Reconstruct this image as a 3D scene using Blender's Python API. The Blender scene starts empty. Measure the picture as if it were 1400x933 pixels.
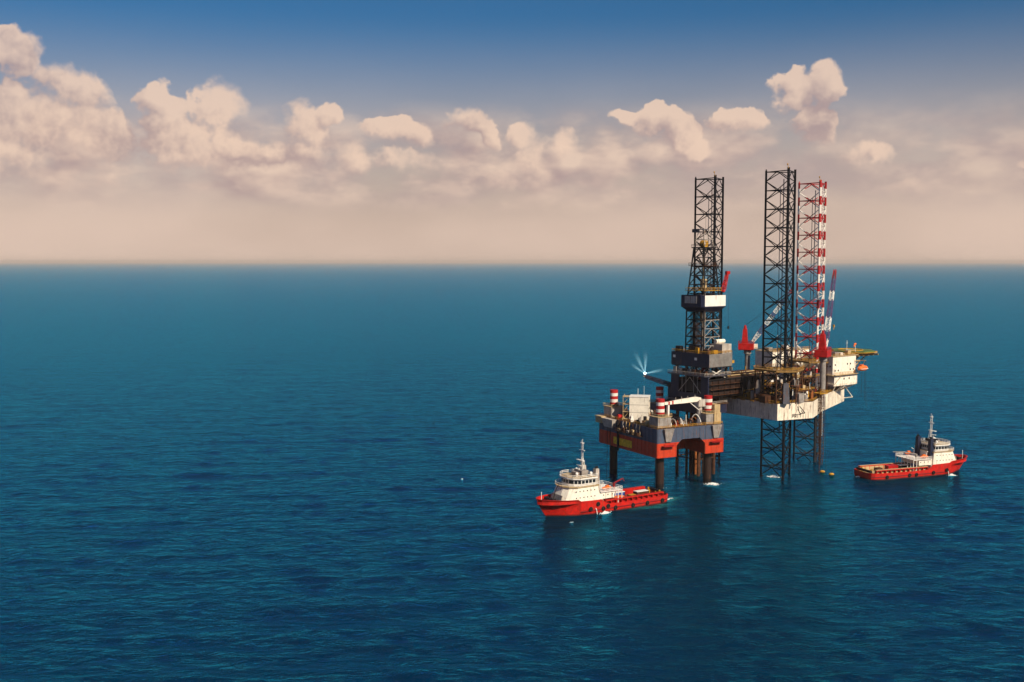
import bpy, math, random
import numpy as np
from mathutils import Vector, Matrix, Quaternion

random.seed(7)
R = math.radians
scene = bpy.context.scene
col = scene.collection

# ------------------------------------------------------------------ camera, sun, sky, exposure
cam_d = bpy.data.cameras.new('camera')
cam = bpy.data.objects.new('camera', cam_d)
col.objects.link(cam)
cam_d.sensor_width = 36.0
cam_d.lens = 36.0 * 1450 / 1400
cam_d.clip_start = 1.0
cam_d.clip_end = 400000.0
cam.location = (0, 0, 100)
cam.rotation_euler = (R(90 - 4.28), 0, 0)
scene.camera = cam

SUN_EL = 37.0
SUN_AZ = math.atan2(0.62, -0.785)            # clockwise from +Y (view direction)
sdir = Vector((math.sin(SUN_AZ) * math.cos(R(SUN_EL)), math.cos(SUN_AZ) * math.cos(R(SUN_EL)), math.sin(R(SUN_EL))))
sun_d = bpy.data.lights.new('sun', 'SUN')
sun_d.energy = 5.0
sun_d.angle = R(0.53)
sun_d.color = (1.0, 0.87, 0.67)
sun = bpy.data.objects.new('sun', sun_d)
col.objects.link(sun)
sun.location = (200, -200, 400)
sun.rotation_euler = (-sdir).to_track_quat('-Z', 'Y').to_euler()

scene.view_settings.view_transform = 'Standard'
scene.view_settings.look = 'None'
scene.view_settings.exposure = 0.2
scene.view_settings.gamma = 1.0
scene.view_settings.use_curve_mapping = False
scene.render.engine = 'CYCLES'
cy = scene.cycles
cy.use_denoising = True
cy.max_bounces = 4
cy.volume_bounces = 0
cy.transparent_max_bounces = 16
cy.caustics_reflective = False
cy.caustics_refractive = False
cy.use_adaptive_sampling = True
cy.adaptive_threshold = 0.01
cy.sample_clamp_indirect = 4.0


# ------------------------------------------------------------------ node helper
class NT:
    def __init__(s, tree):
        s.t = tree
        s.n = tree.nodes
        s.l = tree.links

    def node(s, typ, **kw):
        n = s.n.new(typ)
        for k, v in kw.items():
            setattr(n, k, v)
        return n

    def put(s, sock, v):
        if isinstance(v, bpy.types.NodeSocket):
            s.l.new(v, sock)
        elif v is not None:
            sock.default_value = v

    def m(s, op, a, b=None, c=None, clamp=False):
        n = s.node('ShaderNodeMath', operation=op, use_clamp=clamp)
        s.put(n.inputs[0], a)
        if b is not None:
            s.put(n.inputs[1], b)
        if c is not None:
            s.put(n.inputs[2], c)
        return n.outputs[0]

    def mix(s, f, a, b, blend='MIX'):
        n = s.node('ShaderNodeMix', data_type='RGBA', blend_type=blend)
        s.put(n.inputs[0], f)
        s.put(n.inputs[6], a)
        s.put(n.inputs[7], b)
        return n.outputs[2]

    def vmul(s, v, sc):
        n = s.node('ShaderNodeVectorMath', operation='MULTIPLY')
        s.put(n.inputs[0], v)
        n.inputs[1].default_value = sc
        return n.outputs[0]

    def vadd(s, v, w):
        n = s.node('ShaderNodeVectorMath', operation='ADD')
        s.put(n.inputs[0], v)
        s.put(n.inputs[1], w)
        return n.outputs[0]

    def noise(s, v, scale, detail=4.0, rough=0.55, dist=0.0, out=0):
        n = s.node('ShaderNodeTexNoise')
        s.put(n.inputs['Vector'], v)
        n.inputs['Scale'].default_value = scale
        n.inputs['Detail'].default_value = detail
        n.inputs['Roughness'].default_value = rough
        n.inputs['Distortion'].default_value = dist
        return n.outputs[out]

    def step(s, v, a, b, c=0.0, d=1.0):
        n = s.node('ShaderNodeMapRange', interpolation_type='SMOOTHSTEP')
        s.put(n.inputs[0], v)
        n.inputs[1].default_value = a
        n.inputs[2].default_value = b
        n.inputs[3].default_value = c
        n.inputs[4].default_value = d
        return n.outputs[0]


def C4(c):
    return (c[0], c[1], c[2], 1.0)


# ------------------------------------------------------------------ world: sky with haze band and cumulus
world = bpy.data.worlds.new('World')
scene.world = world
world.use_nodes = True
world.cycles.sampling_method = 'MANUAL'
world.cycles.sample_map_resolution = 256
W = NT(world.node_tree)
W.n.clear()
w_out = W.node('ShaderNodeOutputWorld')
w_bg = W.node('ShaderNodeBackground')
W.l.new(w_bg.outputs[0], w_out.inputs[0])
w_bg.inputs['Strength'].default_value = 0.1
sky = W.node('ShaderNodeTexSky', sky_type='NISHITA')
sky.sun_disc = False
sky.sun_elevation = R(SUN_EL)
sky.sun_rotation = SUN_AZ
sky.air_density = 1.3
sky.dust_density = 0.6
sky.ozone_density = 4.0
tc = W.node('ShaderNodeTexCoord')
dirv = tc.outputs['Generated']
sep = W.node('ShaderNodeSeparateXYZ')
W.l.new(dirv, sep.inputs[0])
DEG = 57.29578
az = W.m('MULTIPLY', W.m('ARCTAN2', sep.outputs[0], sep.outputs[1]), DEG)
el = W.m('MULTIPLY', W.m('ARCSINE', sep.outputs[2]), DEG)

# cumulus lobes: centre, radii (in the photograph's angular grid) and thinness of each puff
LOBES = [
    (28, 80, 42, 38, 0), (108, 124, 56, 32, 0), (55, 168, 78, 54, 0), (132, 188, 54, 50, 0), (15, 212, 62, 42, .2),
    (228, 156, 35, 36, 0), (303, 152, 38, 32, 0), (262, 202, 74, 40, 0), (335, 215, 42, 24, .2), (378, 216, 32, 18, .3),
    (425, 182, 32, 36, 0), (455, 161, 22, 16, 0), (420, 216, 32, 26, .2), (486, 222, 34, 20, .4),
    (536, 179, 34, 18, 0), (572, 189, 26, 19, 0), (556, 222, 46, 20, .4),
    (645, 171, 31, 16, 0), (668, 187, 14, 20, .2), (712, 188, 24, 22, 0), (728, 228, 34, 40, 0), (765, 199, 24, 23, 0), (690, 252, 50, 20, .4),
    (895, 165, 34, 18, 0), (860, 163, 24, 10, .2), (924, 186, 25, 28, 0), (942, 208, 20, 15, .3),
    (1080, 128, 32, 24, 0), (1116, 121, 27, 30, 0), (1108, 176, 34, 32, .2), (1008, 170, 46, 19, .55), (1182, 212, 38, 19, .6), (1235, 262, 38, 13, .55), (1398, 230, 18, 9, .4)]


def lobes(pv_):
    best = None
    for (cx, cyy, rx, ry, thin) in LOBES:
        a_ = math.atan((cx - 700) / 1450)
        e_ = math.atan((358 - cyy) / 1450 * math.cos(a_))
        kx = 1.0 / (rx * math.cos(a_) ** 2 / 1450 * DEG)
        ky = 1.0 / (ry * math.cos(a_) / 1450 * DEG)
        n = W.node('ShaderNodeVectorMath', operation='MULTIPLY_ADD')
        W.put(n.inputs[0], pv_)
        n.inputs[1].default_value = (kx, ky, 0)
        n.inputs[2].default_value = (-a_ * DEG * kx, -e_ * DEG * ky, thin)
        d = W.node('ShaderNodeVectorMath', operation='DOT_PRODUCT')
        W.put(d.inputs[0], n.outputs[0])
        W.put(d.inputs[1], n.outputs[0])
        best = d.outputs['Value'] if best is None else W.m('SMOOTH_MIN', best, d.outputs['Value'], 0.25)
    return W.m('SUBTRACT', 1.0, best)


warp = W.node('ShaderNodeTexNoise')
W.l.new(dirv, warp.inputs['Vector'])
warp.inputs['Scale'].default_value = 30
warp.inputs['Detail'].default_value = 5
warp.inputs['Roughness'].default_value = 0.52
wsep = W.node('ShaderNodeSeparateColor')
W.l.new(warp.outputs['Color'], wsep.inputs[0])
WA = W.m('MULTIPLY', W.m('SUBTRACT', wsep.outputs[0], 0.5), 2.1)
WE = W.m('MULTIPLY', W.m('SUBTRACT', wsep.outputs[1], 0.5), 1.7)


def billow(v):
    n_ = W.noise(v, 36, 3, 0.52)
    n2_ = W.noise(v, 90, 2, 0.5)
    big_ = W.m('SUBTRACT', 0.20, W.m('ABSOLUTE', W.m('SUBTRACT', n_, 0.5)))
    return W.m('ADD', big_, W.m('MULTIPLY', W.m('SUBTRACT', 0.14, W.m('ABSOLUTE', W.m('SUBTRACT', n2_, 0.5))), 0.30))


# beyond the placed clouds the same kind of bank goes on round the whole horizon
gen_n = W.noise(W.vmul(dirv, (1, 1, 1.5)), 15.0, 3, 0.5)
gen_side = W.step(W.m('ABSOLUTE', az), 27.0, 30.0)
gen_F = W.m('MULTIPLY', W.m('SUBTRACT', W.m('MULTIPLY', gen_n, W.m('MULTIPLY', W.step(el, 3.0, 5.5), W.step(el, 6.5, 10.5, 1.0, 0.0))), 0.46), 6.0)


def field(da, de, bl):
    cb = W.node('ShaderNodeCombineXYZ')
    W.put(cb.inputs[0], W.m('ADD', W.m('ADD', az, WA), da))
    W.put(cb.inputs[1], W.m('ADD', W.m('ADD', el, WE), de))
    cb.inputs[2].default_value = 1.0
    f = W.m('MAXIMUM', lobes(cb.outputs[0]), -1.0)
    f = W.m('ADD', W.m('MULTIPLY', f, W.m('SUBTRACT', 1.0, gen_side)), W.m('MULTIPLY', gen_F, gen_side))
    return W.m('ADD', f, bl)


OFF = (0.34, 0.40)                            # towards the sun, degrees
v_off = W.vadd(dirv, (OFF[0] / DEG, 0, OFF[1] / DEG))
F0 = field(0.0, 0.0, W.m('MULTIPLY', billow(dirv), 2.7))
F1 = field(OFF[0], OFF[1], W.m('MULTIPLY', billow(v_off), 2.7))
soft = W.noise(dirv, 14, 2, 0.5)
low = W.step(el, 4.2, 7.5, 1.0, 0.0)
edge_hi = W.m('ADD', W.m('ADD', 0.36, W.m('MULTIPLY', W.step(soft, 0.36, 0.64), 1.1)), W.m('MULTIPLY', low, 0.9))
# sunward tops are crisp, shaded undersides dissolve
edge_hi = W.m('ADD', edge_hi, W.m('MAXIMUM', W.m('MULTIPLY', W.m('SUBTRACT', F1, F0), 1.5), 0.0))
alpha = W.step(W.m('DIVIDE', F0, edge_hi, clamp=True), 0.0, 1.0)
alpha = W.m('MULTIPLY', alpha, W.step(el, 2.4, 5.6, 0.0, 1.0))
lit = W.m('ADD', W.step(el, 4.0, 8.0, 0.50, 0.60), W.m('MULTIPLY', W.m('SUBTRACT', F0, F1), 0.42), clamp=True)
lit = W.m('ADD', lit, W.m('MULTIPLY', W.m('SUBTRACT', W.noise(W.vmul(dirv, (1, 1, 1.5)), 13, 3, 0.48), 0.52), 1.9), clamp=True)
lit = W.step(lit, 0.12, 0.90)
# thin grey-mauve veil that the cumulus stand in, broken by noise
veil_n = W.noise(W.vmul(dirv, (1, 1, 2.6)), 11, 5, 0.55)
veil = W.m('MULTIPLY', W.step(veil_n, 0.36, 0.66), W.m('MULTIPLY', W.step(el, 2.0, 4.5), W.step(el, 5.4, 8.4, 1.0, 0.0)))
veil = W.m('MULTIPLY', veil, 0.62)

S10 = 8.9                                    # background strength is 0.1
sky_t = W.mix(1.0, sky.outputs[0], (0.150, 0.335, 0.50, 1), 'MULTIPLY')
haze_c = tuple(c * S10 for c in (0.635, 0.485, 0.40)) + (1,)
haze_low = tuple(c * S10 for c in (0.69, 0.52, 0.425)) + (1,)
hz = W.mix(W.step(el, 0.0, 5.0), haze_low, haze_c)
haze_f = W.step(el, 1.5, 13.0, 1.0, 0.0)
haze_f = W.m('POWER', haze_f, 0.85)
hz = W.mix(1.0, hz, W.step(W.noise(W.vmul(dirv, (1, 1, 2.5)), 2.6, 4, 0.5), 0.3, 0.7, 0.84, 1.04), 'MULTIPLY')
base = W.mix(haze_f, sky_t, hz)
veil_c = tuple(c * S10 for c in (0.42, 0.325, 0.32)) + (1,)
base = W.mix(veil, base, veil_c)
c_dark = tuple(c * S10 for c in (0.43, 0.315, 0.305)) + (1,)
c_lite = tuple(c * S10 for c in (0.83, 0.61, 0.475)) + (1,)
cl = W.mix(lit, c_dark, c_lite)
# softer lower bank of broken cloud behind the towers
bn = W.vmul(dirv, (1, 1, 1.9))
bank_n = W.noise(bn, 14, 4, 0.52)
bank_o = W.noise(W.vadd(bn, (0.012, 0, 0.022)), 14, 3, 0.52)
bank_a = W.m('MULTIPLY', W.step(bank_n, 0.34, 0.60), W.m('MULTIPLY', W.step(el, 2.2, 4.2), W.step(el, 5.6, 8.8, 1.0, 0.0)))
bank_l = W.m('ADD', 0.55, W.m('MULTIPLY', W.m('SUBTRACT', bank_n, bank_o), 3.2), clamp=True)
bank_a = W.m('MULTIPLY', bank_a, W.step(az, 8.0, 20.0, 1.0, 0.55))
bank_c = W.mix(bank_l, c_dark, tuple(c * S10 for c in (0.78, 0.585, 0.465)) + (1,))
base = W.mix(W.m('MULTIPLY', bank_a, 0.9), base, bank_c)
final = W.mix(W.m('MULTIPLY', alpha, 0.84), base, cl)
W.l.new(final, w_bg.inputs['Color'])


# ------------------------------------------------------------------ materials
def mat(name, color, rough=0.55, metal=0.0, var=0.25, vscale=0.6, rust=0.0, rust_c=(0.16, 0.06, 0.025), streak=True, spec=0.22):
    m = bpy.data.materials.new(name)
    m.use_nodes = True
    T = NT(m.node_tree)
    b = T.n['Principled BSDF']
    geo = T.node('ShaderNodeNewGeometry')
    p = geo.outputs['Position']
    n1 = T.noise(p, vscale, 5, 0.6)
    dark = tuple(c * (1 - var) for c in color)
    lite = tuple(min(1, c * (1 + var * 0.35)) for c in color)
    c = T.mix(T.step(n1, 0.3, 0.7), C4(dark), C4(lite))
    if rust > 0:
        sv = T.vmul(p, (1.4, 1.4, 0.16)) if streak else p
        n2 = T.noise(sv, 1.0, 6, 0.62)
        c = T.mix(T.m('MULTIPLY', T.step(n2, 0.62 - rust * 0.28, 0.78 - rust * 0.2), 0.85), c, C4(rust_c))
    T.l.new(c, b.inputs['Base Color'])
    b.inputs['Roughness'].default_value = rough
    b.inputs['Metallic'].default_value = metal
    b.inputs['Specular IOR Level'].default_value = spec
    return m


def band_mat(name, stops, rough=0.5, rust=0.15, var=0.2, salt=0.55):
    """paint that changes colour with height: stops = [(z_from, colour), ...] rising"""
    m = bpy.data.materials.new(name)
    m.use_nodes = True
    T = NT(m.node_tree)
    b = T.n['Principled BSDF']
    geo = T.node('ShaderNodeNewGeometry')
    p = geo.outputs['Position']
    sp = T.node('ShaderNodeSeparateXYZ')
    T.l.new(p, sp.inputs[0])
    wob = T.m('ADD', sp.outputs[2], T.m('MULTIPLY', T.m('SUBTRACT', T.noise(p, 1.2, 3), 0.5), 0.12))
    c = C4(stops[0][1])
    for z, cc in stops[1:]:
        c = T.mix(T.m('GREATER_THAN', wob, z), c, C4(cc))
    n1 = T.noise(p, 0.7, 5, 0.6)
    c = T.mix(T.step(n1, 0.25, 0.75, var, 0.0), c, (0.02, 0.02, 0.02, 1))
    if rust > 0:
        n2 = T.noise(T.vmul(p, (1.6, 1.6, 0.14)), 1.0, 6, 0.62)
        c = T.mix(T.m('MULTIPLY', T.step(n2, 0.62 - rust * 0.28, 0.8 - rust * 0.2), 0.8), c, (0.17, 0.065, 0.03, 1))
        n3 = T.noise(T.vmul(p, (2.3, 2.3, 0.10)), 1.3, 5, 0.6)
        c = T.mix(T.m('MULTIPLY', T.step(n3, 0.64, 0.78), salt), c, (0.55, 0.48, 0.42, 1))
    T.l.new(c, b.inputs['Base Color'])
    b.inputs['Roughness'].default_value = rough
    b.inputs['Specular IOR Level'].default_value = 0.2
    return m


M = {}
M['black'] = mat('black_steel', (0.006, 0.006, 0.009), 0.55, 0, 0.3, 0.5, 0.12, (0.03, 0.015, 0.01), spec=0.12)
M['dark'] = mat('dark_steel', (0.014, 0.012, 0.014), 0.55, 0, 0.3, 0.5, 0.25, (0.09, 0.04, 0.02))
M['navy'] = mat('navy_paint', (0.018, 0.022, 0.050), 0.5, 0, 0.25, 0.4, 0.15)
M['slate'] = mat('slate_paint', (0.085, 0.085, 0.105), 0.55, 0, 0.25, 0.4, 0.3)
M['grey'] = mat('grey_paint', (0.30, 0.27, 0.25), 0.6, 0, 0.3, 0.5, 0.4)
M['lgrey'] = mat('light_grey_paint', (0.48, 0.43, 0.38), 0.55, 0, 0.25, 0.4, 0.4)
M['cream'] = mat('cream_paint', (0.86, 0.79, 0.67), 0.5, 0, 0.14, 0.4, 0.24)
M['white'] = mat('white_paint', (0.82, 0.78, 0.72), 0.45, 0, 0.10, 0.4, 0.08)
M['hullwhite'] = mat('hull_white', (0.84, 0.74, 0.60), 0.55, 0, 0.22, 0.30, 0.42)
M['red'] = mat('red_paint', (0.44, 0.012, 0.012), 0.42, 0, 0.3, 0.5, 0.06)
M['dred'] = mat('dark_red_paint', (0.22, 0.010, 0.014), 0.5, 0, 0.3, 0.5, 0.1)
M['orange'] = mat('orange_paint', (0.80, 0.17, 0.035), 0.42, 0, 0.15, 0.8)
M['yellow'] = mat('yellow_paint', (0.50, 0.25, 0.022), 0.5, 0, 0.3, 0.8, 0.25)
M['rail'] = mat('rail_yellow', (0.48, 0.24, 0.03), 0.5, 0, 0.3, 0.8, 0.1)
M['tan'] = mat('tan_paint', (0.50, 0.36, 0.19), 0.55, 0, 0.2, 0.6, 0.15)
M['grey2'] = mat('mid_grey_paint', (0.20, 0.185, 0.175), 0.6, 0, 0.3, 0.5, 0.25)
M['orange2'] = mat('rust_orange', (0.34, 0.11, 0.03), 0.65, 0, 0.4, 0.8, 0.3)
M['signyellow'] = mat('sign_yellow', (0.85, 0.50, 0.02), 0.5, 0, 0.35, 1.1, 0.1)
M['tan2'] = mat('worn_ochre', (0.30, 0.17, 0.05), 0.6, 0, 0.5, 0.9, 0.4)
M['brown'] = mat('rusty_brown', (0.085, 0.034, 0.017), 0.7, 0, 0.45, 0.7, 0.3)
M['deck'] = mat('deck_plate', (0.10, 0.05, 0.026), 0.7, 0, 0.4, 0.25, 0.3, streak=False)
M['deckred'] = mat('deck_red_oxide', (0.26, 0.06, 0.035), 0.7, 0, 0.4, 0.4, 0.2, streak=False)
M['green'] = mat('helideck_green', (0.11, 0.17, 0.05), 0.65, 0, 0.25, 0.3)
M['blue'] = mat('blue_paint', (0.03, 0.07, 0.30), 0.45, 0, 0.2, 0.5)
M['purple'] = mat('dark_violet_paint', (0.10, 0.045, 0.14), 0.5, 0, 0.3, 0.6)
M['rubber'] = mat('black_rubber', (0.015, 0.014, 0.014), 0.85, 0, 0.3, 1.0)
M['glass'] = mat('window_glass', (0.012, 0.016, 0.022), 0.08, 0, 0.1, 1.0, spec=0.6)
M['foam'] = mat('foam_white', (0.78, 0.78, 0.76), 0.8, 0, 0.2, 2.0)
RED, WHT = (0.42, 0.014, 0.016), (0.80, 0.74, 0.68)
stops = [(-50, (0.03, 0.03, 0.035)), (28, (0.50, 0.05, 0.05))]
BAY = 8.5
zz, k = 41.0, 0
while zz < 150:
    stops.append((zz, RED if k % 2 else WHT))
    zz += BAY / 2
    k += 1
# align so that the topmost half bay is red
M['legbands'] = band_mat('red_white_leg_bands', [(-50, (0.025, 0.025, 0.03)), (36, RED)] +
                         [(140.6 - BAY / 2 * (j + 1), RED if j % 2 == 0 else WHT) for j in range(23, -1, -1)], 0.45, 0.03, 0.1)
M['tenderhull'] = band_mat('tender_hull_paint', [(-50, (0.58, 0.050, 0.016)), (20.9, (0.070, 0.092, 0.145))], 0.5, 0.34, 0.3)
M['tenderleg'] = band_mat('tender_leg_paint', [(-50, (0.010, 0.006, 0.005)), (2.2, (0.030, 0.014, 0.010)), (31.2, RED)] +
                          [(39.8 - 1.45 * (j + 1), RED if j % 2 == 0 else WHT) for j in range(4, -1, -1)], 0.6, 0.10, 0.15, 0.06)


# ------------------------------------------------------------------ mesh helper
class MB:
    def __init__(s):
        s.v, s.f, s.mi, s.cur = [], [], [], 0

    def add(s, vs, fs):
        o = len(s.v)
        s.v += [tuple(p) for p in vs]
        for f in fs:
            s.f.append(tuple(i + o for i in f))
            s.mi.append(s.cur)
        return s

    def box(s, x0, x1, y0, y1, z0, z1):
        vs = [(x0, y0, z0), (x1, y0, z0), (x1, y1, z0), (x0, y1, z0), (x0, y0, z1), (x1, y0, z1), (x1, y1, z1), (x0, y1, z1)]
        return s.add(vs, [(0, 3, 2, 1), (4, 5, 6, 7), (0, 1, 5, 4), (1, 2, 6, 5), (2, 3, 7, 6), (3, 0, 4, 7)])

    def prism(s, poly, z0, z1, top=None):
        """poly counter-clockwise in xy; top: other polygon of as many points"""
        n = len(poly)
        t = top or poly
        vs = [(p[0], p[1], z0) for p in poly] + [(p[0], p[1], z1) for p in t]
        fs = [tuple(range(n - 1, -1, -1)), tuple(range(n, 2 * n))]
        fs += [(i, (i + 1) % n, n + (i + 1) % n, n + i) for i in range(n)]
        return s.add(vs, fs)

    def tube(s, p, q, r, n=6, r2=None, cap=True):
        p, q = Vector(p), Vector(q)
        d = (q - p)
        if d.length < 1e-6:
            return s
        d.normalize()
        a = d.orthogonal().normalized()
        b = d.cross(a)
        r2 = r if r2 is None else r2
        vs = []
        for c, rr in ((p, r), (q, r2)):
            for i in range(n):
                t = 2 * math.pi * (i + 0.5) / n
                vs.append(c + a * (math.cos(t) * rr) + b * (math.sin(t) * rr))
        fs = [(i, (i + 1) % n, n + (i + 1) % n, n + i) for i in range(n)]
        if cap:
            fs += [tuple(range(n - 1, -1, -1)), tuple(range(n, 2 * n))]
        return s.add(vs, fs)

    def path(s, pts, r, n=6):
        for a, b in zip(pts[:-1], pts[1:]):
            s.tube(a, b, r, n)
        return s

    def ring(s, c, R0, r, n=14, m=6, axis='y'):
        c = Vector(c)
        vs, fs = [], []
        for i in range(n):
            t = 2 * math.pi * i / n
            for j in range(m):
                u = 2 * math.pi * j / m
                rr = R0 + r * math.cos(u)
                if axis == 'y':
                    vs.append(c + Vector((rr * math.cos(t), r * math.sin(u), rr * math.sin(t))))
                else:
                    vs.append(c + Vector((rr * math.cos(t), rr * math.sin(t), r * math.sin(u))))
        for i in range(n):
            for j in range(m):
                a, b = i * m + j, i * m + (j + 1) % m
                c2, d2 = ((i + 1) % n) * m + (j + 1) % m, ((i + 1) % n) * m + j
                fs.append((a, b, c2, d2))
        return s.add(vs, fs)

    def ball(s, c, rx, ry, rz, n=10, m=6):
        c = Vector(c)
        vs, fs = [c + Vector((0, 0, -rz))], []
        for j in range(1, m):
            ph = -math.pi / 2 + math.pi * j / m
            for i in range(n):
                t = 2 * math.pi * i / n
                vs.append(c + Vector((rx * math.cos(ph) * math.cos(t), ry * math.cos(ph) * math.sin(t), rz * math.sin(ph))))
        vs.append(c + Vector((0, 0, rz)))
        for i in range(n):
            fs.append((0, 1 + (i + 1) % n, 1 + i))
            for j in range(m - 2):
                a = 1 + j * n + i
                b = 1 + j * n + (i + 1) % n
                fs.append((a, b, b + n, a + n))
            fs.append((len(vs) - 1, 1 + (m - 2) * n + i, 1 + (m - 2) * n + (i + 1) % n))
        return s.add(vs, fs)

    def mesh(s, name, mats):
        me = bpy.data.meshes.new(name)
        me.from_pydata(s.v, [], s.f)
        if not isinstance(mats, (list, tuple)):
            mats = [mats]
        for mm in mats:
            me.materials.append(mm)
        if len(mats) > 1:
            me.polygons.foreach_set('material_index', s.mi)
        me.update()
        return me

    def build(s, name, mats, parent=None, loc=None, rz=0.0, smooth=False):
        me = s.mesh(name, mats)
        if smooth:
            me.polygons.foreach_set('use_smooth', [True] * len(me.polygons))
        return place(name, me, parent, loc, rz)


def place(name, me, parent=None, loc=None, rz=0.0, matrix=None):
    o = bpy.data.objects.new(name, me)
    col.objects.link(o)
    if parent is not None:
        o.parent = parent
    if matrix is not None:
        o.matrix_basis = matrix
    else:
        if loc is not None:
            o.location = loc
        o.rotation_euler = (0, 0, rz)
    return o


def empty(name, parent=None, loc=(0, 0, 0), rz=0.0):
    o = bpy.data.objects.new(name, None)
    o.empty_display_size = 2.0
    col.objects.link(o)
    o.parent = parent
    o.location = loc
    o.rotation_euler = (0, 0, rz)
    return o


def tag(o, label=None, cat=None, group=None, kind=None):
    if label:
        o['label'] = label
    if cat:
        o['category'] = cat
    if group:
        o['group'] = group
    if kind:
        o['kind'] = kind
    return o


def align(p, q):
    """matrix that carries a unit bar along +Z (centred at its start) onto p -> q direction"""
    p, q = Vector(p), Vector(q)
    return Matrix.Translation(p) @ (q - p).to_track_quat('Z', 'Y').to_matrix().to_4x4()


_bars = {}


def bar(name, p, q, r, mt, parent, n=5):
    """one straight steel member as an object; alike members share their mesh"""
    L = round((Vector(q) - Vector(p)).length, 3)
    key = (L, r, mt.name, n)
    if key not in _bars:
        _bars[key] = MB().tube((0, 0, 0), (0, 0, L), r, n).mesh(name, mt)
    return place(name, _bars[key], parent, matrix=align(p, q))


def rail(mb, pts, h=1.15, t=0.09, step=2.4, close=False):
    P = [Vector(p) for p in pts]
    if close:
        P = P + [P[0]]
    for a, b in zip(P[:-1], P[1:]):
        L = (b - a).length
        k = max(1, round(L / step))
        for i in range(k + 1):
            c = a.lerp(b, i / k)
            mb.tube(c, c + Vector((0, 0, h)), t * 0.8, 4, cap=False)
        for hh in (h, h * 0.52):
            mb.tube(a + Vector((0, 0, hh)), b + Vector((0, 0, hh)), t, 4, cap=False)
    return mb


def truss(mb, p, q, w0, w1, bays, rc, rl, up=(0, 0, 1), bands=None):
    """four-chord lattice boom"""
    p, q = Vector(p), Vector(q)
    d = (q - p).normalized()
    sx = d.cross(Vector(up)).normalized()
    sy = sx.cross(d).normalized()

    def cor(t):
        c = p.lerp(q, t)
        w = (w0 + (w1 - w0) * t) * (0.55 + 0.45 * min(1, t * 6, (1 - t) * 6 + 0.35)) / 2
        return [c + sx * (a * w) + sy * (b * w) for a, b in ((-1, -1), (1, -1), (1, 1), (-1, 1))]
    for i in range(bays):
        if bands:
            mb.cur = bands[int(i * len(bands) / bays)]
        A, B = cor(i / bays), cor((i + 1) / bays)
        for j in range(4):
            mb.tube(A[j], B[j], rc, 4, cap=False)
            mb.tube(A[j], A[(j + 1) % 4], rl, 4, cap=False)
            if i % 2:
                mb.tube(A[j], B[(j + 1) % 4], rl, 4, cap=False)
            else:
                mb.tube(A[(j + 1) % 4], B[j], rl, 4, cap=False)
    return mb


# ------------------------------------------------------------------ sea
rng = np.random.default_rng(11)
WN = 46
lam = np.exp(rng.uniform(np.log(5.0), np.log(34), WN))
wth = R(78) + rng.normal(0, R(28), WN)
wk = 2 * np.pi / lam
wamp = 0.0052 * lam ** 0.80 * rng.uniform(0.5, 1.3, WN) * 0.9
wph = rng.uniform(0, 2 * np.pi, WN)


def wave(x, y):
    x, y = np.asarray(x, float), np.asarray(y, float)
    h = np.zeros_like(x)
    r = np.hypot(x, y)
    far = np.clip((1400.0 - r) / 900.0, 0, 1)
    for i in range(WN):
        fade = np.clip((lam[i] * 130.0 - r) / (lam[i] * 60.0), 0, 1)
        a = wk[i] * (np.cos(wth[i]) * x + np.sin(wth[i]) * y) + wph[i]
        s = np.sin(a)
        h += wamp[i] * fade * (s + 0.25 * np.cos(2 * a))
    return h * far


fr = np.linspace(-36, 36, 1120)
bk = np.linspace(36, 324, 74)[1:-1]
angs = np.radians(np.concatenate([fr, bk]))
rad = [40.0, 120.0, 180.0]
while rad[-1] < 1500:
    rad.append(rad[-1] * 1.0055)
while rad[-1] < 90000:
    rad.append(rad[-1] * 1.06)
rad = np.array(rad)
rad[-1] = 90000.0
A_, R_ = np.meshgrid(angs, rad)
sx_ = R_ * np.sin(A_)
sy_ = R_ * np.cos(A_)
sz_ = wave(sx_.ravel(), sy_.ravel()).reshape(sx_.shape)
nr, na = R_.shape
verts = np.stack([sx_, sy_, sz_], -1).reshape(-1, 3)
verts = np.vstack([verts, [[0, 0, 0]]])
ii, jj = np.meshgrid(np.arange(nr - 1), np.arange(na), indexing='ij')
j2 = (jj + 1) % na
quads = np.stack([ii * na + jj, ii * na + j2, (ii + 1) * na + j2, (ii + 1) * na + jj], -1).reshape(-1, 4)
tris = np.stack([np.full(na, nr * na), (np.arange(na) + 1) % na, np.arange(na)], -1)
me = bpy.data.meshes.new('sea')
me.vertices.add(len(verts))
me.vertices.foreach_set('co', verts.astype(np.float32).ravel())
loops = np.concatenate([quads.ravel(), tris.ravel()]).astype(np.int32)
starts = np.concatenate([np.arange(len(quads)) * 4, len(quads) * 4 + np.arange(len(tris)) * 3]).astype(np.int32)
me.loops.add(len(loops))
me.loops.foreach_set('vertex_index', loops)
me.polygons.add(len(starts))
me.polygons.foreach_set('loop_start', starts)
me.polygons.foreach_set('use_smooth', np.ones(len(starts), bool))
me.update()
me.validate()

sm = bpy.data.materials.new('sea_water')
sm.use_nodes = True
T = NT(sm.node_tree)
b = T.n['Principled BSDF']
geo = T.node('ShaderNodeNewGeometry')
P_ = geo.outputs['Position']
big = T.noise(T.vmul(P_, (1.0, 0.6, 1)), 0.0042, 4, 0.5)
mid = T.noise(T.vmul(P_, (1.0, 1.6, 1)), 0.02, 4, 0.55)
wc = T.mix(T.step(big, 0.34, 0.66), (0.0006, 0.015, 0.040, 1), (0.0007, 0.021, 0.044, 1))
wc = T.mix(T.step(mid, 0.40, 0.75, 0.0, 0.18), wc, (0.0005, 0.009, 0.025, 1))


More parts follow.
